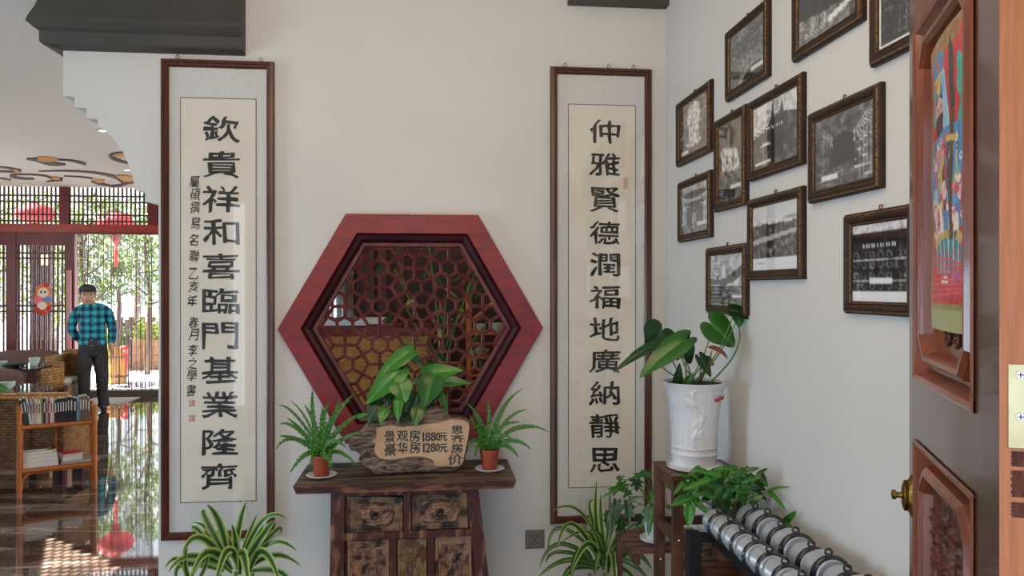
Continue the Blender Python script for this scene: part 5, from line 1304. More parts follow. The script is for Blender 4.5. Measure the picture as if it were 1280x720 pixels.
cup(xa + .17, zsH[0], .038, .055, M['celadon'], 'pale green cup on the top board of the bamboo shelf, farther from the pole')
cup(xa + .08, zsH[1], .045, .045, M['cut'], 'shallow tan bowl on the second board of the bamboo shelf', nm='tea_bowl', cat='bowl')
cup(xa + .17, zsH[1], .022, .07, M['black'], 'tall dark cup on the second board of the bamboo shelf')
cup(xa + .1, zsH[2], .035, .05, M['black'], 'dark round cup on the third board of the bamboo shelf')
z = zsH[3]; b = MB(); b.box((xa + .06, ys + .03, z + .0006), (xa + .15, ys + .1, z + .075)); o = origin_to_base(b.build('tea_box', M['whitep'], label='white box with a black window on the low board of the bamboo shelf', cat='box'))
b = MB(); b.box((xa + .075, ys + .028, z + .02), (xa + .135, ys + .0305, z + .055)); b.build('box_window', M['black'], o)
# leafy plant indoors
c_ = Vector((BX(552, 440, 4.2).x, 4.25, 0)); t = thing('indoor_shrub', 'tall leafy green plant with pale stem seen through the middle of the lattice', 'potted plant', c_)
b = MB(); b.lathe([(.12, 0), (.17, .32), (.18, .33), (.18, .36), (.16, .36), (.155, .33)], c_, 24); b.build('pot', M['terra'], t, smooth='auto')
b = MB(); b.lathe([(.158, .335), (.02, .34)], c_, 16); b.build('soil', M['soil'], t)
stem([c_ + Vector((0, 0, .33)), c_ + Vector((.01, 0, .9)), c_ + Vector((-.01, 0, 1.45))], .018, t, M['cut'], 'trunk')
for i in range(7):
    a_ = i * 2.4; stem([c_ + Vector((0, 0, 1.0 + i * .06)), c_ + Vector((.12 * math.cos(a_), .05 * math.sin(a_), 1.3 + .05 * i)), c_ + Vector((.26 * math.cos(a_), .08 * math.sin(a_), 1.5 + .07 * i))], .006, t)
for i in range(64):
    px_, py_ = random.gauss(555, 36), random.uniform(312, 470)
    if px_ < 478 or px_ > 622: continue
    Y = random.uniform(4.2, 4.38); A = onY(px_, py_, Y); a_ = random.uniform(-2.8, -.3); ln = random.uniform(.05, .09)
    B = A + Vector((math.cos(a_) * ln, -.02, math.sin(a_) * ln)); heart(A, B, random.uniform(.018, .034), M[random.choice(['L_anth', 'L_anthd', 'L_anthd', 'treeleaf2'])], t, shape=LANCE, nrm=(random.uniform(-.6, .6), -1, random.uniform(0, 1)))
# dark wall posts behind
for px_ in (462, 478, 500):
    p = onY(px_, 350, 5.3); b = MB(); b.box((p.x - .03, 5.30, 0), (p.x + .03, 5.349, CZ)); struct(b, 'trim_' + str(3 + (462, 478, 500).index(px_)), M['latdark'])

# ------------------------------------------------------------------ far glazed facade
def F(px, py, Y=YF): return onY(px, py, Y)
def fbox(px0, py0, px1, py1, d0=0.0, d1=.08, mb=None):
    a_ = F(px0, py1); c_ = F(px1, py0); b = mb or MB(); b.box((a_.x, YF - d1, a_.z), (c_.x, YF - d0, c_.z)); return b
xl = F(-70, 300).x
zBt, zBb = F(100, 281).z, F(100, 291).z
b = MB(); b.box((xl, YF - .12, zBb), (F(205, 290).x + 3.5, YF + .02, zBt)); struct(b, 'trim_10', M['redbeam'])
for i, (p0_, p1_) in enumerate(((77.5, 89), (187.5, 199))):
    b = MB(); a_ = F(p0_, 281); c_ = F(p1_, 240); b.box((a_.x, YF - .10, zBt), (c_.x, YF, CZ)); struct(b, 'trim_%d' % (11 + i), M['redwood'])
b = MB(); a_ = F(203, 281); b.box((a_.x - .0, YF - .1, 0), (XW, YF, zBb)); struct(b, 'wall_far', M['brownwall'])
b = MB(); b.box((F(199, 240).x, YF - .08, zBt), (XW, YF, CZ)); struct(b, 'wall_far_upper', M['brownwall'])
b = MB(); b.box((-8.2, YF - .1, 0), (F(-70, 300).x, YF, CZ)); struct(b, 'wall_far_left', M['brownwall'])
def grid(name, x0, z0, x1, z1, vs, hs, w_, par, Y=YF - .05, m=None):
    b = MB()
    for x in vs: b.box((x - w_ / 2, Y - .012, z0), (x + w_ / 2, Y + .012, z1))
    for z in hs: b.box((x0, Y - .013, z - w_ / 2), (x1, Y + .013, z + w_ / 2))
    return b.build(name, m or M['latdark'], par, kind='stuff')
def transom(n_, pa, pb):
    x0, x1 = F(pa, 260).x, F(pb, 260).x
    t = thing('window_%d' % n_, None, None, ((x0 + x1) / 2, YF - .05, zBt), kind='structure')
    k = int(round((pb - pa) / 5.4)); grid('lattice', x0, zBt, x1, CZ, [x0 + (x1 - x0) * i / k for i in range(k + 1)], [F(100, y).z for y in (245.5, 253, 269, 277)], .024, t)
    b = MB(); b.box((x0, YF - .03, zBt), (x1, YF - .025, CZ)); b.build('glass_pane', M['glass'], t)
transom(2, -68, 77); transom(3, 89.5, 187)
# posts either side of the door leaf and top rails
for i, (p0_, p1_) in enumerate(((11.5, 24), (85.5, 97.5))):
    b = MB(); a_ = F(p0_, 300); c_ = F(p1_, 300); b.box((a_.x, YF - .10, 0), (c_.x, YF, zBb)); struct(b, 'trim_%d' % (13 + i), M['redwood'])
b = MB(); b.box((F(24, 300).x, YF - .09, F(50, 307).z), (F(85.5, 300).x, YF, zBb)); struct(b, 'trim_15', M['redwood'])
b = MB(); b.box((xl, YF - .09, F(50, 307).z), (F(11.5, 300).x, YF, zBb)); struct(b, 'trim_16', M['redwood'])
def leafdoor(n_, pa, pb, vs, hs):
    x0, x1 = F(pa, 400).x, F(pb, 400).x; zt = F(50, 307).z
    t = thing('door_%d' % n_, None, None, ((x0 + x1) / 2, YF - .05, 0), kind='structure')
    grid('lattice', x0, .25, x1, zt, [F(v, 400).x for v in vs], [F(50, y).z for y in hs], .026, t)
    b = MB(); b.box((x0, YF - .03, .25), (x1, YF - .025, zt)); b.build('glass_pane', M['glass'], t)
    b = MB(); b.box((x0, YF - .08, 0), (x1, YF - .01, .25)); b.build('kick_board', M['redwood'], t)
leafdoor(1, 24, 85.5, (26, 30.5, 36, 41, 46.5, 52, 58, 63.5, 69, 74.5, 80, 84), (316.5, 323, 382, 389, 460, 466))
leafdoor(2, -60, 11.5, [-58 + 5.4 * i for i in range(13)], (316.5, 323, 382, 389))
b = MB(); a_ = F(88, 338); c_ = F(93.5, 482); b.box((a_.x, YF - .135, c_.z), (c_.x, YF - .101, a_.z)); origin_to_base(b.build('pull_board', M['pinkpull'], label='pale pink vertical pull board on the red post left of the man', cat='door pull'))
# sill
b = MB(); b.box((F(85, 490).x, YF - .16, 0), (F(206, 490).x, YF + .05, F(150, 486.5).z)); struct(b, 'trim_17', M['stone'])
a_ = onZ(108, 501, .004); c_ = onZ(173, 497.5, .004); b = MB(); b.box((a_.x, 11.55, .0005), (c_.x, 12.3, .012)); origin_to_base(b.build('door_mat', M['mat_white'], label='pale flat mat on the floor behind the standing man', cat='mat'))
# string curtain
t = thing('string_curtain', 'curtain of many thin brown strings hanging in the bright far doorway', 'curtain', ((F(98, 400).x + F(197, 400).x) / 2, YF - .13, F(150, 485).z), )
b = MB(); ztop = zBb - .001; b.box((F(98, 300).x, YF - .155, ztop - .03), (F(203, 300).x, YF - .121, ztop)); b.build('curtain_rail', M['redwood'], t)
b = MB(); random.seed(3)
for i in range(84):
    px_ = 99 + 98 * (i + random.uniform(-.45, .45)) / 84; x = F(px_, 400).x; zb_ = F(px_, random.uniform(478, 486)).z; off = random.uniform(-.02, .02)
    pts = [(x, YF - .14, ztop - .03), (x + off * .4, YF - .14, 2.0), (x + off, YF - .14 + random.uniform(-.01, .01), 1.2), (x + off * 1.3, YF - .14, zb_)]
    b.tube(pts, random.uniform(.0025, .0055), 4)
    b.ball((x + off * 1.3, YF - .14, zb_), .013, 5, 3)
b.build('hanging_strings', M['string'], t, kind='stuff')
# lattice of lanterns outside
def lantern(px_, py_, rx, ry, lab, tassel):
    Y = 14.2; c_ = onY(px_, py_, Y); k = Y / FPX; t = thing('red_lantern', lab, 'lantern', (c_.x, Y, c_.z - ry * k), group='red lanterns hanging outside the facade')
    b = MB(); n = 24; kk = 12
    for i in range(kk + 1):
        a_ = math.pi * i / kk
        for j in range(n): q = 2 * math.pi * j / n; w_ = 1 + .02 * math.cos(q * 12); b.v.append(c_ + Vector((rx * k * math.sin(a_) * math.cos(q) * w_, rx * k * math.sin(a_) * math.sin(q) * w_, -ry * k * math.cos(a_))))
    for i in range(kk):
        for j in range(n): b.f.append([i * n + j, i * n + (j + 1) % n, (i + 1) * n + (j + 1) % n, (i + 1) * n + j]); b.m.append(0)
    b.build('lantern_body', M['lantern'], t, smooth=True)
    b = MB(); b.lathe([(.07, 0), (.07, .05)], c_ + Vector((0, 0, ry * k - .02)), 16); b.lathe([(.07, 0), (.07, .05)], c_ - Vector((0, 0, ry * k + .03)), 16); b.build('cap_ring', M['gold'], t)
    b = MB(); b.tube([c_ + Vector((0, 0, ry * k)), Vector((c_.x, Y, 3.501))], .008, 5); b.build('hanging_cord', M['black'], t)
    if tassel:
        b = MB(); z0 = c_.z - ry * k - .02; b.lathe([(.02, 0), (.06, -.03), (.06, -.10), (.02, -.13), (.012, -.2), (.03, -.24), (.026, -.55), (.01, -.56)], (c_.x, Y, z0), 12); b.build('tassel', M['lantern'], t, smooth='auto')
b = MB(); b.box((-10.5, 14.16, 3.5), (-3.5, 14.24, 3.6)); b.box((-10.5, 14.16, -.02), (-10.4, 14.24, 3.5)); b.box((-3.6, 14.16, -.02), (-3.5, 14.24, 3.5)); struct(b, 'trim_18', M['redwood'])
lantern(44, 267, 21, 12, 'red lantern behind the left transom lattice', False)
lantern(145, 279, 20, 13, 'red lantern with a hanging tassel behind the right transom lattice', True)
lantern(-40, 268, 20, 12, 'red lantern outside at the far left edge', False)
# festive cut-out sticker on the glass door (plain generic cut paper)
t = thing('door_sticker', 'orange and pink cut-paper festive sticker on the glass door', 'sticker', F(53.5, 392, YF - .07))
def disc(cx, cy, rx, ry, m, nm, d):
    b = MB(); n = 20; p = [(F(cx + rx * math.cos(2 * math.pi * i / n) * (1 + .06 * math.sin(i * 2.4)), cy + ry * math.sin(2 * math.pi * i / n), YF - .07).x, F(cx, cy + ry * math.sin(2 * math.pi * i / n), YF - .07).z) for i in range(n)]
    b.prism(p[::-1], lambda a, c, q: Vector((a, YF - .068 - q, c)), 0 if d == 0 else d - .002, d + .002); b.build(nm, m, t)
mo = mat('orange_paper', S(232, 120, 50), .6); mp_ = mat('pink_paper', S(232, 120, 140), .6); mr = mat('red_paper', S(206, 46, 46), .6); mc = mat('cream_paper', S(246, 226, 206), .6); mb_ = mat('blue_paper', S(110, 150, 210), .6)
disc(54, 365, 10, 10, mo, 'orange_disc', 0); disc(54, 381, 9, 11, mo, 'orange_disc', 0); disc(54, 366, 7, 6.5, mc, 'cream_disc', .004); disc(58, 356, 4, 3, mr, 'red_disc', .004)
disc(48, 375, 6, 5, mp_, 'pink_disc', .008); disc(60, 374, 5, 3.5, mb_, 'blue_disc', .008); disc(53, 382, 6, 5, mc, 'cream_disc', .012); disc(47, 388, 4, 4, mr, 'red_disc', .012); disc(61, 386, 3.6, 3.6, mr, 'red_disc', .012); disc(54, 391, 4, 3, mr, 'red_disc', .016)
disc(51.5, 365, 1.2, 1.4, M['black'], 'dark_dot', .008); disc(56.5, 365, 1.2, 1.4, M['black'], 'dark_dot', .008)

# ------------------------------------------------------------------ standing man
YM = 11.05; mx0 = onY(116, 430, YM).x
man = thing('person', 'standing man in dark cap, teal plaid shirt and black trousers, one hand behind him', 'person', (mx0, YM, 0), R(22))
def skin(verts, edges, rads, name, m, parent, levels=2, root=0):
    me = bpy.data.meshes.new(name); me.from_pydata(verts, edges, []); o = bpy.data.objects.new(name, me); COL.objects.link(o)
    bm = bmesh.new(); bm.from_mesh(me); ly = bm.verts.layers.skin.verify(); bm.verts.ensure_lookup_table()
    for i, r_ in enumerate(rads): bm.verts[i][ly].radius = r_ if isinstance(r_, tuple) else (r_, r_)
    bm.verts[root][ly].use_root = True; bm.to_mesh(me); bm.free()
    md = o.modifiers.new('skin', 'SKIN'); md.use_smooth_shade = True; s2 = o.modifiers.new('sub', 'SUBSURF'); s2.levels = levels; s2.render_levels = levels
    bpy.context.view_layer.update(); dg = bpy.context.evaluated_depsgraph_get(); nm = bpy.data.meshes.new_from_object(o.evaluated_get(dg)); bpy.data.objects.remove(o)
    nm.materials.clear(); nm.materials.append(m); o2 = bpy.data.objects.new(name, nm); COL.objects.link(o2); o2.parent = parent; W[o2] = W[parent]; return o2
# local: x right in the picture, y away, z up (faces -y)
body_v = [(0, 0, .92), (0, 0, 1.10), (0, -.01, 1.28), (0, 0, 1.40), (-.03, -.0, 1.47), (-.055, -.01, 1.53),
          (-.10, .01, 1.39), (-.20, .02, 1.37), (-.255, .06, 1.12), (-.17, .13, .95), (-.05, .14, .93),
          (.10, .01, 1.38), (.19, .01, 1.35), (.235, .02, 1.10), (.225, -.03, .86), (.225, -.035, .80),
          (-.09, 0, .86), (-.10, .0, .48), (-.105, .02, .10), (.09, 0, .86), (.115, -.01, .48), (.13, .01, .10), (-.105, -.10, .035), (.135, -.12, .035), (-.105, .03, .035), (.13, .03, .035)]
body_e = [(0, 1), (1, 2), (2, 3), (3, 4), (4, 5), (3, 6), (6, 7), (7, 8), (8, 9), (9, 10), (3, 11), (11, 12), (12, 13), (13, 14), (14, 15), (0, 16), (16, 17), (17, 18), (0, 19), (19, 20), (20, 21), (18, 24), (24, 22), (21, 25), (25, 23)]
body_r = [(.12, .08), (.13, .09), (.155, .105), (.13, .09), .05, .045, .08, .062, .045, .036, .03, .08, .062, .045, .034, .028, .085, .06, .042, .085, .06, .042, .035, .035, .038, .038]
skin(body_v, body_e, body_r, 'body', M['skin'], man)
# shirt: torso, sleeves
sv = [(0, 0, .79), (0, 0, .95), (0, 0, 1.12), (0, -.01, 1.28), (0, 0, 1.39), (-.02, 0, 1.44), (-.10, .01, 1.39), (-.20, .02, 1.36), (-.262, .06, 1.12), (-.17, .13, .96), (.10, .01, 1.385), (.19, .01, 1.35), (.242, .02, 1.11), (.230, -.025, .90)]
se = [(0, 1), (1, 2), (2, 3), (3, 4), (4, 5), (4, 6), (6, 7), (7, 8), (8, 9), (4, 10), (10, 11), (11, 12), (12, 13)]
sr = [(.192, .135), (.185, .125), (.17, .118), (.175, .12), (.14, .10), .062, .088, .078, .060, .052, .088, .078, .060, .052]
skin(sv, se, sr, 'plaid_shirt', M['plaid'], man, root=2)
tv = [(0, 0, .86), (-.095, 0, .74), (-.102, 0, .48), (-.105, .015, .10), (.095, 0, .74), (.112, -.01, .48), (.13, .01, .10)]
def loft(b, rings, n=20):
    b0 = len(b.v)
    for c_, rx, ry in rings:
        for j in range(n): q = 2 * math.pi * j / n; b.v.append(Vector(c_) + Vector((rx * math.cos(q), ry * math.sin(q), 0)))
    for i in range(len(rings) - 1):
        for j in range(n): b.f.append([b0 + i * n + j, b0 + i * n + (j + 1) % n, b0 + (i + 1) * n + (j + 1) % n, b0 + (i + 1) * n + j]); b.m.append(0)
    b.f.append([b0 + j for j in range(n)][::-1]); b.m.append(0); b.f.append([b0 + (len(rings) - 1) * n + j for j in range(n)]); b.m.append(0)
b = MB(); loft(b, [((0, 0, .74), .150, .105), ((0, 0, .80), .175, .122), ((0, 0, .90), .172, .120), ((0, 0, 1.0), .150, .11)])
for s_, kx, fx in ((-1, -.103, -.106), (1, .113, .131)): loft(b, [((fx, .012, .055), .072, .082), ((fx, .008, .10), .066, .074), ((kx, -.002, .30), .072, .078), ((kx, -.012, .48), .080, .084), ((s_ * .097, -.004, .64), .092, .098), ((s_ * .088, 0, .80), .098, .112), ((s_ * .07, 0, .9), .095, .11)])
b.build('black_trousers', M['jeans'], man, local=True, smooth=True)
for sx in (-.105, .133):
    skin([(sx, .05, .035), (sx, -.04, .04), (sx, -.14, .028)], [(0, 1), (1, 2)], [(.045, .034), (.048, .038), (.042, .026)], 'shoe', M['shoe'], man)
# head
hm = MB(); hc = Vector((-.06, -.02, 1.572)); n, k = 28, 20
for i in range(k + 1):
    a_ = math.pi * i / k; zz = -math.cos(a_)
    for j in range(n):
        q = 2 * math.pi * j / n; sx = .080; sy = .098; cx_2, sy2 = math.cos(q), math.sin(q)
        r_ = math.sin(a_); x = r_ * cx_2 * sx * (1 - .22 * max(0, -zz)); y = r_ * sy2 * sy; z = zz * .122
        if y < 0:                       # face towards -y
            y += .012 * r_ * (1 - abs(cx_2)) * 0
            fx = x / .08; fz = z / .122
            y -= .020 * math.exp(-(fx / .16) ** 2 - ((fz + .06) / .17) ** 2)      # nose
            y += .010 * (math.exp(-((fx - .42) / .2) ** 2 - ((fz - .12) / .12) ** 2) + math.exp(-((fx + .42) / .2) ** 2 - ((fz - .12) / .12) ** 2))
            y -= .006 * math.exp(-(fx / .3) ** 2 - ((fz + .45) / .09) ** 2)
            y -= .008 * math.exp(-(fx / .4) ** 2 - ((fz + .85) / .2) ** 2)
        hm.v.append(hc + Vector((x, y, z)))
for i in range(k):
    for j in range(n): hm.f.append([i * n + j, i * n + (j + 1) % n, (i + 1) * n + (j + 1) % n, (i + 1) * n + j]); hm.m.append(0)
hm.v = [hc + (p - hc) * 1.13 for p in hm.v]
head = hm.build('head', M['skin'], man, local=True, smooth=True)
HS = 1.13
def hl(mb, nm, m):
    mb.v = [hc + (p - hc) * HS for p in mb.v]
    return mb.build(nm, m, head, local=True, smooth=True)
def hl_old(mb, nm, m): return mb.build(nm, m, head, local=True, smooth=True)
for s_ in (-1, 1):
    b = MB(); b.ball(hc + Vector((.031 * s_, -.083, .012)), .011, 10, 6, sc=(1.2, .6, .55)); hl(b, 'eye', M['hair'])
    b = MB(); b.ball(hc + Vector((.032 * s_, -.086, .032)), .018, 10, 6, sc=(1.1, .4, .22)); hl(b, 'eyebrow', M['hair'])
    b = MB(); b.ball(hc + Vector((.080 * s_, .008, -.004)), .026, 10, 8, sc=(.4, .7, 1.15)); hl(b, 'ear', M['skin'])
b = MB(); b.ball(hc + Vector((0, -.090, -.054)), .024, 12, 6, sc=(1, .4, .28)); hl(b, 'lips', mat('lips', S(170, 96, 84), .5))
b = MB(); b.ball(hc + Vector((0, .016, .030)), .090, 20, 10, sc=(.97, 1.04, 1.0)); hl(b, 'hair', M['hair'])
b = MB()
for i in range(9):
    a_ = math.pi / 2 * i / 8; r_ = .104 * math.cos(a_) ** .6 if i < 8 else .002
    for j in range(24): q = 2 * math.pi * j / 24; b.v.append(hc + Vector((r_ * math.cos(q) * .93, r_ * math.sin(q) * 1.08 + .006, .052 + .088 * math.sin(a_))))
for i in range(8):
    for j in range(24): b.f.append([i * 24 + j, i * 24 + (j + 1) % 24, (i + 1) * 24 + (j + 1) % 24, (i + 1) * 24 + j]); b.m.append(0)
bp_ = [(-.07, -.08), (-.06, -.125), (-.03, -.158), (0, -.165), (.03, -.158), (.06, -.125), (.07, -.08)]
b.prism(bp_, lambda a, c, d: hc + Vector((a, c, .052 + d + .1 * c * .3)), 0, .010)
b.v = [hc + (p - hc) * 1.13 for p in b.v]
setp(b.build('cap', M['cap'], man, local=True, smooth='auto'), label='dark grey peaked cap')
# visible hand: palm and five fingers
hb = Vector((.226, -.035, .80))
skin([tuple(hb + Vector((0, 0, .02))), tuple(hb + Vector((0, 0, -.03))), tuple(hb + Vector((0, -.005, -.065)))], [(0, 1), (1, 2)], [(.024, .020), (.020, .036), (.016, .038)], 'hand', M['skin'], man)
for i, (dy, ln) in enumerate(((-.030, .066), (-.010, .076), (.010, .072), (.028, .058))):
    o_ = hb + Vector((0, dy, -.085)); skin([tuple(o_ + Vector((0, 0, .03))), tuple(o_), tuple(o_ + Vector((-.004, -.006, -ln * .5))), tuple(o_ + Vector((-.014, -.012, -ln)))], [(0, 1), (1, 2), (2, 3)], [.010, .0095, .009, .0075], 'finger', M['skin'], man)
o_ = hb + Vector((0, -.03, -.03)); skin([tuple(o_), tuple(o_ + Vector((-.008, -.026, -.025))), tuple(o_ + Vector((-.014, -.034, -.055)))], [(0, 1), (1, 2)], [.012, .011, .009], 'thumb', M['skin'], man)
b = MB()
for i in range(7): b.ball((-.012 - .004 * math.sin(i), -.128 + .004 * (i > 4), .90 + i * .075), .006, 8, 5); b.build('button', M['whitep'], man, local=True); b = MB()
b = MB()
for s_ in (-1, 1): b.prism([(-.03 * 1, 1.455), (-.03 + s_ * .065, 1.475), (-.03 + s_ * .075, 1.43), (-.03 + s_ * .02, 1.405)], lambda a, c, d: Vector((a, -.085 - d, c)), 0, .012)
b.build('collar', M['plaid'], man, local=True)

# ------------------------------------------------------------------ wicker lounge furniture
def cushion(b, x0, y0, z0, x1, y1, z1, r_=.05, n=6):
    cx, cy, cz_ = (x0 + x1) / 2, (y0 + y1) / 2, (z0 + z1) / 2; hx_, hy_, hz_ = (x1 - x0) / 2, (y1 - y0) / 2, (z1 - z0) / 2
    b0 = len(b.v); N1, N2 = 28, 14
    def se_(w_, m_): c_ = math.cos(w_); return math.copysign(abs(c_) ** m_, c_)
    def ss_(w_, m_): c_ = math.sin(w_); return math.copysign(abs(c_) ** m_, c_)
    for i in range(N2 + 1):
        v = -math.pi / 2 + math.pi * i / N2
        for j in range(N1):
            u = 2 * math.pi * j / N1; b.v.append(Vector((cx + hx_ * se_(v, .45) * se_(u, .3), cy + hy_ * se_(v, .45) * ss_(u, .3), cz_ + hz_ * ss_(v, .55))))
    for i in range(N2):
        for j in range(N1): b.f.append([b0 + i * N1 + j, b0 + i * N1 + (j + 1) % N1, b0 + (i + 1) * N1 + (j + 1) % N1, b0 + (i + 1) * N1 + j]); b.m.append(0)
def sofa(label, pxr, Yb_, ztop, width, flip, cush_m='cushion', ncush=2, armpx=None, depth=.8, seatz=.42, armw=.12, armz=.62):
    """sofa facing the camera (flip False) or away; right end at pixel pxr"""
    xr = onY(pxr, 450, Yb_ + (depth + .1 if flip else 0)).x; x0 = xr - width; s_ = -1 if not flip else 1
    yb0, yb1 = (Yb_, Yb_ + .12); yf = Yb_ + s_ * depth
    t = thing('wicker_sofa', label, 'sofa', ((x0 + xr) / 2, Yb_, 0))
    b = MB(); b.box((x0, yb0, .1), (xr, yb1, ztop - (.24 if flip else .10))); b.build('back_frame', M['wicker'], t)
    b = MB(); lo_, hi_ = sorted((Yb_ if s_ < 0 else yb1, yf)); b.box((x0 + armw, lo_, .1), (xr - armw, hi_, seatz - .14)); b.build('seat_frame', M['wicker'], t)
    for xa_ in (x0, xr - armw):
        b = MB(); b.box((xa_, lo_, .1), (xa_ + armw, hi_, armz)); b.build('arm', M['wickerlt'], t)
    for xa_ in (x0 + .05, xr - .05):
        for ya_ in (lo_ + .05, hi_ - .05): b = MB(); b.box((xa_ - .03, ya_ - .03, 0), (xa_ + .03, ya_ + .03, .1)); b.build('foot', M['latdark'], t)
    w_ = (width - 2 * armw) / ncush
    for i in range(ncush):
        xa_ = x0 + armw + i * w_; b = MB(); cushion(b, xa_ + .005, lo_ + .01, seatz - .14, xa_ + w_ - .005, hi_ - .02, seatz); b.build('seat_cushion', M[cush_m], t, smooth=True)
        b = MB(); ya_, yb_ = (Yb_ - .20, Yb_ - .005) if s_ < 0 else (yb1 + .005, yb1 + .2); cushion(b, xa_ + .005, ya_, seatz - .01, xa_ + w_ - .005, yb_, ztop); b.build('back_cushion', M[cush_m], t, smooth=True)
    return t
sofa('farthest brown-cushioned wicker sofa in front of the far glass doors', 92, 11.6, EYE - (433 - 360) * 11.5 / FPX, 2.1, False, depth=.75)
sofa('middle brown-cushioned wicker sofa between the two glass tables', 76, 9.0, EYE - (455 - 360) * 9.1 / FPX, 1.9, True, cush_m='cushion', depth=.7, ncush=1, armw=.1, armz=.48)
# nearest sofa, its woven side behind the bookshelf
Yn = 6.9; xr_ = onY(112, 500, Yn + .5).x; zt_n = EYE - (492 - 360) * Yn / FPX
t = thing('wicker_sofa', 'nearest large woven wicker sofa behind the bamboo bookshelf with a dark cushion', 'sofa', (xr_ - 1, Yn + .4, 0))
b = MB(); b.box((xr_ - 2.2, Yn, .14), (xr_, Yn + .14, zt_n)); b.build('back_frame', M['wicker'], t)
b = MB(); b.tube([(xr_ - 2.2, Yn + .07, zt_n), (xr_, Yn + .07, zt_n)], .055, 12); b.build('top_roll', M['wickerlt'], t, smooth=True)
b = MB(); b.box((xr_ - .14, Yn + .14, .14), (xr_, Yn + .5, zt_n - .1)); b.build('arm', M['wicker'], t)
b = MB(); b.box((xr_ - 2.2, Yn + .14, .14), (xr_ - .14, Yn + .5, .32)); b.build('seat_frame', M['wicker'], t)
b = MB(); cushion(b, xr_ - 2.1, Yn + .15, .32, xr_ - .15, Yn + .49, .45); b.build('seat_cushion', M['dkcushion'], t, smooth=True)
b = MB(); zc = EYE - (482 - 360) * 7.2 / FPX; cushion(b, xr_ - 1.6, Yn + .15, .44, onY(70, 480, 7.1).x, Yn + .36, zc); b.build('back_cushion', M['dkcushion'], t, smooth=True)
for xa_ in (xr_ - .06, xr_ - 1.2):
    for ya_ in (Yn + .06, Yn + .44): b = MB(); b.box((xa_ - .04, ya_ - .04, 0), (xa_ + .04, ya_ + .04, .14)); b.build('foot', M['latdark'], t)
def gtable(label, pxr, y_near, y_far, pyN, width):
    z = EYE - (pyN - 360) * y_near / FPX; xr = onY(pxr, pyN, y_far).x
    t = thing('glass_table', label, 'table', (xr - width / 2, (y_near + y_far) / 2, 0), group='glass-topped wicker tables')
    b = MB(); b.box((xr - width, y_near, z - .012), (xr, y_far, z)); b.build('glass_top', M['tableglass'], t)
    b = MB(); b.box((xr - width + .06, y_near + .05, z - .045), (xr - .06, y_far - .05, z - .013)); b.build('frame', M['latdark'], t)
    for xa_ in (xr - width + .1, xr - .1):
        for ya_ in (y_near + .09, y_far - .09): b = MB(); b.box((xa_ - .035, ya_ - .035, 0), (xa_ + .035, ya_ + .035, z - .045)); b.build('leg', M['latdark'], t)
    return t, z
t1, z1 = gtable('farther glass-topped table holding a dark tray, near the man', 87, 9.75, 10.6, 455, 1.5)
t2, z2 = gtable('nearer glass-topped table behind the closest sofa', 95, 7.9, 8.65, 483.5, 1.3)
def bowl(px_, z, Y, r_, h, m, lab, nm='tea_bowl', cat='bowl'):
    x = onY(px_, 450, Y).x; b = MB(); b.lathe([(r_ * .5, 0), (r_ * .9, h * .5), (r_, h), (r_ * .94, h), (r_ * .6, h * .3)], (x, Y, z + .001), 20); origin_to_base(b.build(nm, m, smooth='auto', label=lab, cat=cat))
bowl(43, z1, 10.1, .065, .10, M['celadon'], 'pale green pot on the farther glass table')
bowl(3, z1, 10.1, .06, .06, M['celadon'], 'pale green cup at the left edge of the farther glass table')
b = MB(); x = onY(19, 450, 10.1).x; cushion(b, x - .10, 10.0, z1 + .001, x + .10, 10.2, z1 + .04); origin_to_base(b.build('tea_tray', M['black'], smooth=True, label='dark oval tray on the farther glass table', cat='tray'))
bowl(9, z2, 8.2, .075, .07, M['celadon'], 'pale green bowl on the nearer glass table')
# wicker armchairs by the man
def armchair(label, px0, px1, Y, pyTop, zc, dp=.6):
    xa_, xb_ = onY(px0, 450, Y).x, onY(px1, 450, Y + dp).x; z = EYE - (pyTop - 360) * Y / FPX
    t = thing('wicker_armchair', label, 'armchair', ((xa_ + xb_) / 2, Y, 0))
    b = MB(); b.box((xa_, Y, .08), (xb_, Y + dp, zc)); b.build('seat_frame', M['wickerlt'], t)
    b = MB(); b.box((xb_ - .09, Y, zc), (xb_, Y + dp, z)); b.build('side_panel', M['wickerlt'], t); b = MB(); b.box((xa_, Y + dp - .08, zc), (xb_ - .09, Y + dp, z + .05)); b.build('backrest', M['wickerlt'], t)
    b = MB(); cushion(b, xa_ + .01, Y + .01, zc, xb_ - .1, Y + dp - .1, zc + .09); b.build('seat_cushion', M['mat_white'], t, smooth=True)
    for x_ in (xa_ + .04, xb_ - .04):
        for y_ in (Y + .04, Y + dp - .04): b = MB(); b.box((x_ - .025, y_ - .025, 0), (x_ + .025, y_ + .025, .08)); b.build('foot', M['latdark'], t)
armchair('wicker armchair beside the right end of the farthest sofa', 79, 91, 10.75, 441, .38)
armchair('low wicker armchair with pale cushion at the right end of the middle sofa', 62, 80, 9.15, 456, .38, .35)

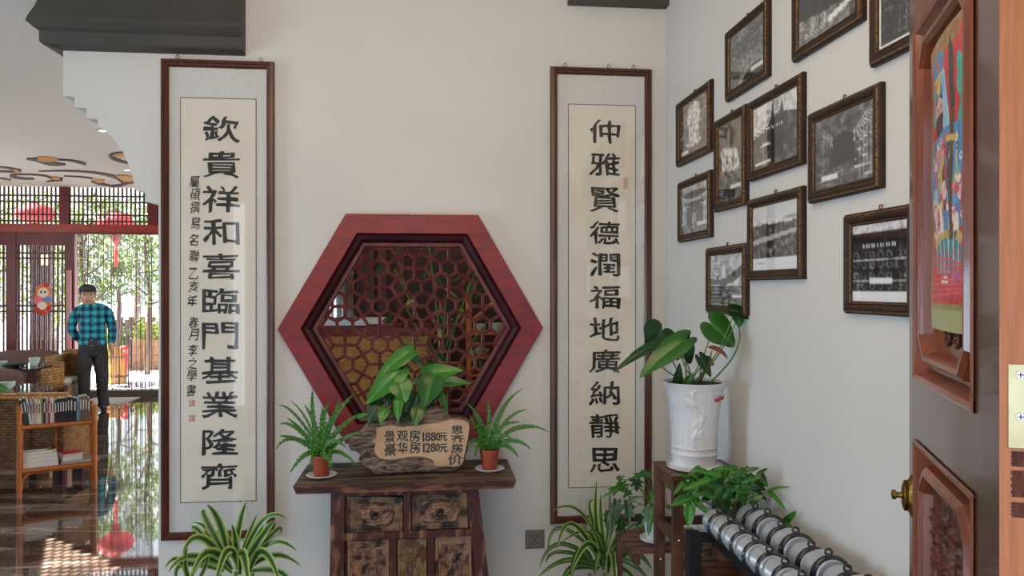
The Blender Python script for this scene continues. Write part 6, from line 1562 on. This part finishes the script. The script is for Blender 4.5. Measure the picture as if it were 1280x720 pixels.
# ------------------------------------------------------------------ bamboo bookshelf
xs0, ys0 = onZ(24, 622, 0).x, onZ(24, 622, 0).y; q = onZ(118.5, 610, 0)
bd = Vector((q.x - xs0, q.y - ys0, 0)); Lb = bd.length; bd.normalize(); bn = Vector((-bd.y, bd.x, 0))   # bn points away
brz = math.atan2(bd.y, bd.x)
t = thing('bamboo_bookshelf', 'orange bamboo bookshelf full of books behind the wall opening at left', 'bookshelf', (xs0, ys0, 0), brz)
DP = .27; Hs = .70
zsh = [.555, .205]
def tl_(pts, r_, nm, m='bamboo', n=10, par=None): b = MB(); b.tube(pts, r_, n); return b.build(nm, M[m], par or t, local=True, smooth='auto')
for x in (0, Lb):
    for y in (0, DP): tl_([(x, y, 0), (x, y, Hs if y == 0 else Hs)], .018, 'corner_pole')
for z in zsh:
    for y in (0, DP): tl_([(.018, y, z), (Lb - .018, y, z)], .016, 'cross_pole')
    for x in (0, Lb): tl_([(x, .018, z), (x, DP - .018, z)], .014, 'side_pole')
    b = MB(); b.box((.01, .01, z + .006), (Lb - .01, DP - .01, z + .0165)); b.build('shelf_board', M['bamboo'], t, local=True)
for x in (0, Lb): tl_([(x, .018, Hs - .04), (x, DP - .018, Hs - .04)], .013, 'side_pole')
for s_, x in ((1, .018), (-1, Lb - .018)):
    tl_(sm([(x, 0, .05), (x + s_ * .01, 0, .14), (x + s_ * .05, 0, .178), (x + s_ * .12, 0, .186)], 4), .006, 'corner_brace', n=6)
tl_([(.02, 0, .186), (Lb - .02, 0, .186)], .006, 'lower_trim', n=6)
for x in (.022, Lb - .022): tl_(sm([(x, 0, .225), (x, 0, .4), (x, 0, .535)], 3), .005, 'inner_trim', n=6)
tl_([(Lb / 2, DP, .205), (Lb / 2, DP, .555)], .010, 'back_pole')
random.seed(11)
Mt = W[t]
zb0 = zsh[0] + .0172
bk = [('dark', (30, 32, 34), .018), ('dark green', (24, 62, 52), .020), ('white and red', (208, 200, 196), .015), ('pale grey', (186, 186, 190), .014), ('pale pink', (206, 160, 160), .013), ('cream', (216, 208, 188), .014), ('pale yellow', (220, 210, 170), .016), ('light green', (126, 150, 110), .012),
      ('black', (22, 22, 24), .014), ('tan', (176, 146, 104), .018), ('crimson', (150, 30, 60), .012), ('white', (222, 218, 214), .016), ('orange-footed cream', (216, 186, 140), .010)] + [('black spine white title', (26, 24, 28), .0165)] * 6 + [('thick black', (20, 20, 22), .022), ('navy black', (26, 24, 36), .022), ('light blue', (120, 168, 184), .018)] + [('brown', (126, 104, 88), .018)] * 4
tot = sum(w_ for _, _, w_ in bk) ; sc_ = (Lb - .06) / tot; x = .03
lean = [.16, .15, .13, .08, .06, .05, .03, .02]
page = mat('book_pages', S(226, 220, 208), .8)
ordn = ['first', 'second', 'third', 'fourth', 'fifth', 'sixth']; cnt = {}
for i, (nm, c_, w_) in enumerate(bk):
    w2 = w_ * sc_ * .93; h = random.uniform(.185, .205) if i > 7 else random.uniform(.19, .215); dpt = random.uniform(.14, .16)
    an = -lean[i] if i < len(lean) else 0
    shift = 0
    cnt[nm] = cnt.get(nm, 0) + 1
    lab = {'black spine white title': 'black book with a white spine title, %s from the left of the matching set' % ordn[cnt[nm] - 1], 'brown': 'brown-grey book, %s from the left in the set at the right end of the shelf' % ordn[cnt[nm] - 1]}.get(nm, nm + ' book standing on the top shelf')
    # leaning books: keep the lower corner on the board
    L_ = Matrix.Translation((x - math.tan(-an) * 0, .03, zb0 + (w2 * math.sin(-an) if an else 0)))
    Ml = Mt @ L_ @ Matrix.Rotation(an, 4, 'Y')
    bt = thing('book', lab, 'book', (0, 0, 0), group='books standing on the top of the bamboo shelf'); bt.matrix_world = Ml; W[bt] = Ml
    b = MB(); b.box((0, 0, 0), (w2, .003, h)); b.box((0, .003, 0), (.0015, dpt, h)); b.box((w2 - .0015, .003, 0), (w2, dpt, h)); b.build('cover', mat('book_cover', S(*c_), .5), bt, local=True)
    b = MB(); b.box((.0016, .0031, .003), (w2 - .0016, dpt - .003, h - .003)); b.build('pages', page, bt, local=True)
    b = MB(); tcx = (225, 220, 215) if sum(c_) < 330 else (120, 40, 40); b.box((w2 * .3, -.0006, h * .45), (w2 * .7, 0, h * .85)); b.build('spine_title', mat('spine_print', S(*tcx), .6), bt, local=True)
    x += w_ * sc_
# lower piles
def pile(x0, items):
    z = zsh[1] + .0172
    for lab, w_, d_, h, c_, rot in items:
        Ml = Mt @ Matrix.Translation((x0 + w_ / 2, .03 + d_ / 2, z)) @ Matrix.Rotation(R(rot), 4, 'Z')
        bt = thing('magazine', lab, 'book', (0, 0, 0), group='books lying in piles on the lower shelf'); bt.matrix_world = Ml; W[bt] = Ml
        b = MB(); b.box((-w_ / 2, -d_ / 2, 0), (w_ / 2, d_ / 2, .002)); b.box((-w_ / 2, -d_ / 2, h - .002), (w_ / 2, d_ / 2, h)); b.build('cover', mat('magazine_cover', S(*c_), .45), bt, local=True)
        b = MB(); b.box((-w_ / 2 + .003, -d_ / 2 + .002, .002), (w_ / 2 - .003, d_ / 2 - .002, h - .002)); b.build('pages', page, bt, local=True)
        z += h + .0006
pile(.03, [('thick white book at the bottom of the left pile', .245, .19, .040, (214, 210, 214), 0), ('thick white book second in the left pile', .24, .19, .036, (206, 202, 206), 1), ('white book third in the left pile', .235, .19, .026, (220, 216, 218), -1), ('yellow patterned book on the left pile', .20, .17, .026, (176, 146, 60), 2), ('dark olive book topmost of the left pile', .17, .16, .016, (96, 84, 50), -3)])
pile(.29, [('grey magazine at the bottom of the right pile', .285, .19, .012, (96, 90, 86), 0), ('brown magazine second in the right pile', .27, .185, .012, (120, 108, 96), -2), ('pale thick magazine in the right pile', .15, .16, .022, (206, 204, 206), 8), ('white magazine under the red book', .145, .16, .018, (222, 220, 224), 10), ('red-covered book topmost of the right pile', .15, .15, .016, (178, 30, 48), 14)])
# big leaf reaching in at the left edge
Yl = 5.9; c_ = Vector((onY(-34, 500, Yl).x, Yl, 0)); t = thing('edge_plant', 'green leafy plant whose one leaf tip shows at the left edge of the photo', 'potted plant', c_)
b = MB(); b.lathe([(.10, 0), (.14, .26), (.15, .27), (.15, .30), (.13, .30)], c_, 20); b.build('pot', M['terra'], t, smooth='auto')
stem([c_ + Vector((0, 0, .28)), c_ + Vector((.0, 0, .7)), onY(-14, 480, Yl)], .006, t)
heart(onY(-14, 482, Yl), onY(9.5, 488, Yl), .10, M['L_bright'], t, nrm=(0, -1, .3)); heart(onY(-30, 470, Yl), onY(-48, 490, Yl), .10, M['L_bright'], t, nrm=(0, -1, .3))
heart(c_ + Vector((0, 0, .75)), c_ + Vector((-.12, -.05, .68)), .10, M['L_bright'], t, nrm=(0, -1, .6))
stem([c_ + Vector((0, 0, .28)), c_ + Vector((0, 0, .75))], .005, t); stem([c_ + Vector((0, 0, .28)), c_ + Vector((-.03, 0, .7)), onY(-30, 470, Yl)], .005, t)

# ------------------------------------------------------------------ garden beyond
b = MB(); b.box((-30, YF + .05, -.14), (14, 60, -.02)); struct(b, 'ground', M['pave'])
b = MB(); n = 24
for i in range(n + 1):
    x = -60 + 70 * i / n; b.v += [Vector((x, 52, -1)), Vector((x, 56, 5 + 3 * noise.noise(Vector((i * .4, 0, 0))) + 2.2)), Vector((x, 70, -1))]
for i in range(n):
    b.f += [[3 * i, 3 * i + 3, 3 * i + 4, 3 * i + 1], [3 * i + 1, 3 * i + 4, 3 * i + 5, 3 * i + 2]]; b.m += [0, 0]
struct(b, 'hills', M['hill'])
def tree(label, px_, Y, h, cw, cz0, m, nleaf, trunk=.05, grp='garden trees beyond the facade', bush=False):
    nleaf = int(nleaf * .55); x = onY(px_, 400, Y).x; base = Vector((x, Y, -.02)); t = thing('bush' if bush else 'garden_tree', label, 'bush' if bush else 'tree', base, group=grp)
    b = MB(); b.tube([base, base + Vector((.05, 0, h * .4)), base + Vector((-.04, 0, h * .7)), base + Vector((0, 0, h * .95))], [trunk, trunk * .8, trunk * .55, trunk * .2], 8)
    for i in range(9):
        a_ = i * 2.4; z = cz0 + (h - cz0) * i / 9; s0_ = base + Vector((0, 0, z * .9)); b.tube([s0_, s0_ + Vector((cw * .3 * math.cos(a_), cw * .3 * math.sin(a_), .2)), s0_ + Vector((cw * .5 * math.cos(a_), cw * .5 * math.sin(a_), .45))], [trunk * .4, trunk * .25, trunk * .08], 5)
    b.build('trunk', M['bark'], t, smooth=True)
    b = MB(); uv = []
    cl = [(base + Vector((random.uniform(-.5, .5) * cw, random.uniform(-.5, .5) * cw, random.uniform(cz0, h)))) for _ in range(max(6, nleaf // 60))]
    for i in range(nleaf):
        c_ = random.choice(cl) + Vector((random.gauss(0, .16), random.gauss(0, .16), random.gauss(0, .14))) * (cw * .55 if not bush else 1)
        d = Vector((random.uniform(-1, 1), random.uniform(-1, 1), random.uniform(-1, .5))).normalized(); s_ = d.orthogonal().normalized(); l_ = random.uniform(.06, .12)
        b.add([c_, c_ + d * l_ * .5 + s_ * l_ * .25, c_ + d * l_, c_ + d * l_ * .5 - s_ * l_ * .25], [(0, 1, 2, 3)]); uv += [(.5, 0), (1, .5), (.5, 1), (0, .5)]
    b.build('foliage', M[m], t, uv=uv, kind='stuff')
random.seed(5)
tree('dense dark green tree just outside beside the red door post', 104, 14.6, 3.3, 1.0, 1.5, 'treeleaf', 3600, .07)
tree('slender airy tree in the middle of the bright doorway', 146, 16.5, 3.4, 1.9, 1.7, 'treeleaf', 2400, .05)
tree('fuller light green tree at the right of the bright doorway', 184, 15.8, 3.6, 1.7, 1.5, 'treeleaf', 3600, .06)
tree('yellow-green tree behind the left glass doors', 40, 18.0, 3.8, 2.6, 1.2, 'treeleaf2', 3600, .08)
tree('green tree behind the transom at the far left', -10, 17.0, 3.9, 2.2, 1.4, 'treeleaf', 2600, .08)
tree('leaning tree with trailing leaves seen through the glass door', 70, 16.6, 3.3, .9, .6, 'treeleaf2', 2600, .05)
tree('tall tree at the back right of the garden', 170, 26, 5.0, 3.4, 2.4, 'treeleaf', 3400, .1)
# planters with bushes, fence
YG = 17.6
t = thing('garden_fence', 'brown plank fence at the back of the garden', 'fence', (onY(150, 430, YG).x, YG, -.02))
xa_, xb_ = onY(86, 430, YG).x, onY(262, 430, YG).x; zt_f = EYE - (396 - 360) * YG / FPX; n = 26
for i in range(n):
    x0_ = xa_ + (xb_ - xa_) * i / n; b = MB(); b.box((x0_ + .008, YG, -.02), (x0_ + (xb_ - xa_) / n - .008, YG + .025, zt_f + .03 * math.sin(i * 3))); b.build('fence_board', M['fence'], t)
for z in (zt_f - .15, .35): b = MB(); b.box((xa_, YG + .025, z - .04), (xb_, YG + .06, z + .04)); b.build('fence_rail', M['fence'], t)
def planter(lab, px0, px1, Y, zt_, blab, hb):
    xa_, xb_ = onY(px0, 430, Y).x, onY(px1, 430, Y).x; t = thing('planter_box', lab, 'planter', ((xa_ + xb_) / 2, Y, -.02), group='wooden planters in the garden')
    for k in range(4):
        h = (zt_ + .02) / 4; b = MB(); b.box((xa_, Y, -.02 + k * h + .004), (xb_, Y + .03, -.02 + (k + 1) * h - .004)); b.build('plank', M['planter'], t)
    b = MB(); b.box((xa_, Y + .03, -.02), (xb_, Y + .42, zt_ - .03)); b.build('soil_box', M['planter'], t)
    x = (xa_ + xb_) / 2
    t2 = thing('bush', blab, 'bush', (x, Y + .2, zt_ - .03), group='bushes in the wooden planters'); b = MB(); uv = []
    for i in range(1000):
        c_ = Vector((random.uniform(xa_ + .05, xb_ - .05), Y + .2 + random.gauss(0, .1), zt_ + abs(random.gauss(0, hb)))); d = Vector((random.uniform(-1, 1), random.uniform(-1, .2), random.uniform(-.3, 1))).normalized(); s_ = d.orthogonal().normalized(); l_ = random.uniform(.05, .1)
        b.add([c_, c_ + d * l_ * .5 + s_ * l_ * .25, c_ + d * l_, c_ + d * l_ * .5 - s_ * l_ * .25], [(0, 1, 2, 3)]); uv += [(.5, 0), (1, .5), (.5, 1), (0, .5)]
    b.build('foliage', M['treeleaf2' if px0 > 150 else 'treeleaf'], t2, uv=uv, kind='stuff')
    b = MB()
    for i in range(6): x_ = xa_ + (xb_ - xa_) * (i + .5) / 6; b.tube([(x_, Y + .2, zt_ - .03), (x_, Y + .2, zt_ + hb)], .008, 5)
    b.build('stems', M['bark'], t2)
planter('wooden planter by the right jamb of the bright doorway', 165, 200, 16.6, .62, 'light green bush in the planter by the right jamb', .16)
planter('wooden planter behind the barrel', 128, 160, 16.9, .45, 'dark green bush in the planter behind the barrel', .18)
# barrel with ribbon
c_ = Vector((onY(144.5, 455, 14.4).x, 14.4, -.02)); t = thing('wooden_barrel', 'yellow-brown wooden barrel tied with a pink-red ribbon beyond the string curtain', 'barrel', c_)
hB = EYE - (431 - 360) * 14.4 / FPX + .02
for i in range(16):
    a0_, a1_ = 2 * math.pi * i / 16, 2 * math.pi * (i + .94) / 16; b = MB(); vs = []
    for rr, z in ((.17, 0), (.21, hB * .35), (.225, hB * .6), (.21, hB)):
        for a_ in (a0_, a1_): vs.append(c_ + Vector((rr * math.cos(a_), rr * math.sin(a_), z)))
        for a_ in (a0_, a1_): vs.append(c_ + Vector(((rr - .02) * math.cos(a_), (rr - .02) * math.sin(a_), z)))
    fs = []
    for k in range(3): q = 4 * k; fs += [(q, q + 1, q + 5, q + 4), (q + 2, q + 6, q + 7, q + 3), (q, q + 4, q + 6, q + 2), (q + 1, q + 3, q + 7, q + 5)]
    fs += [(12, 13, 15, 14)]; b.add(vs, fs); b.build('stave', M['barrel'], t)
for z in (.2, .75): b = MB(); b.torus(c_ + Vector((0, 0, hB * z)), (0, 0, 1), .222, .012, 24, 6); b.build('hoop', M['latdark'], t)
b = MB(); q = c_ + Vector((.20, -.12, hB)); b.ball(q, .06, 10, 6, sc=(1.4, .6, .8)); b.tube([q, q + Vector((.05, -.05, -.2)), q + Vector((.03, -.05, -.42))], [.03, .035, .02], 6); b.build('ribbon', M['lantern'], t, smooth=True)
# dark brown column with amber lamp seen through the door
x = onY(55, 400, 13.5).x; b = MB(); b.box((x - .14, 13.4, -.02), (x + .10, 13.6, 2.45)); o = origin_to_base(b.build('garden_column', M['brownwall'], label='dark brown column outside the glass door', cat='column'))
c_ = onY(56, 325, 13.25); b = MB(); b.lathe([(.05, -.08), (.07, .0), (.05, .08)], c_, 12); t = thing('amber_lamp', 'small amber lamp on the brown column outside', 'lamp', c_); b.build('lamp_shade', M['amber'], t, smooth=True)
b = MB(); b.tube([c_ + Vector((0, 0, .07)), c_ + Vector((0, .1, .1))], .01, 6); b.build('lamp_arm', M['black'], t)
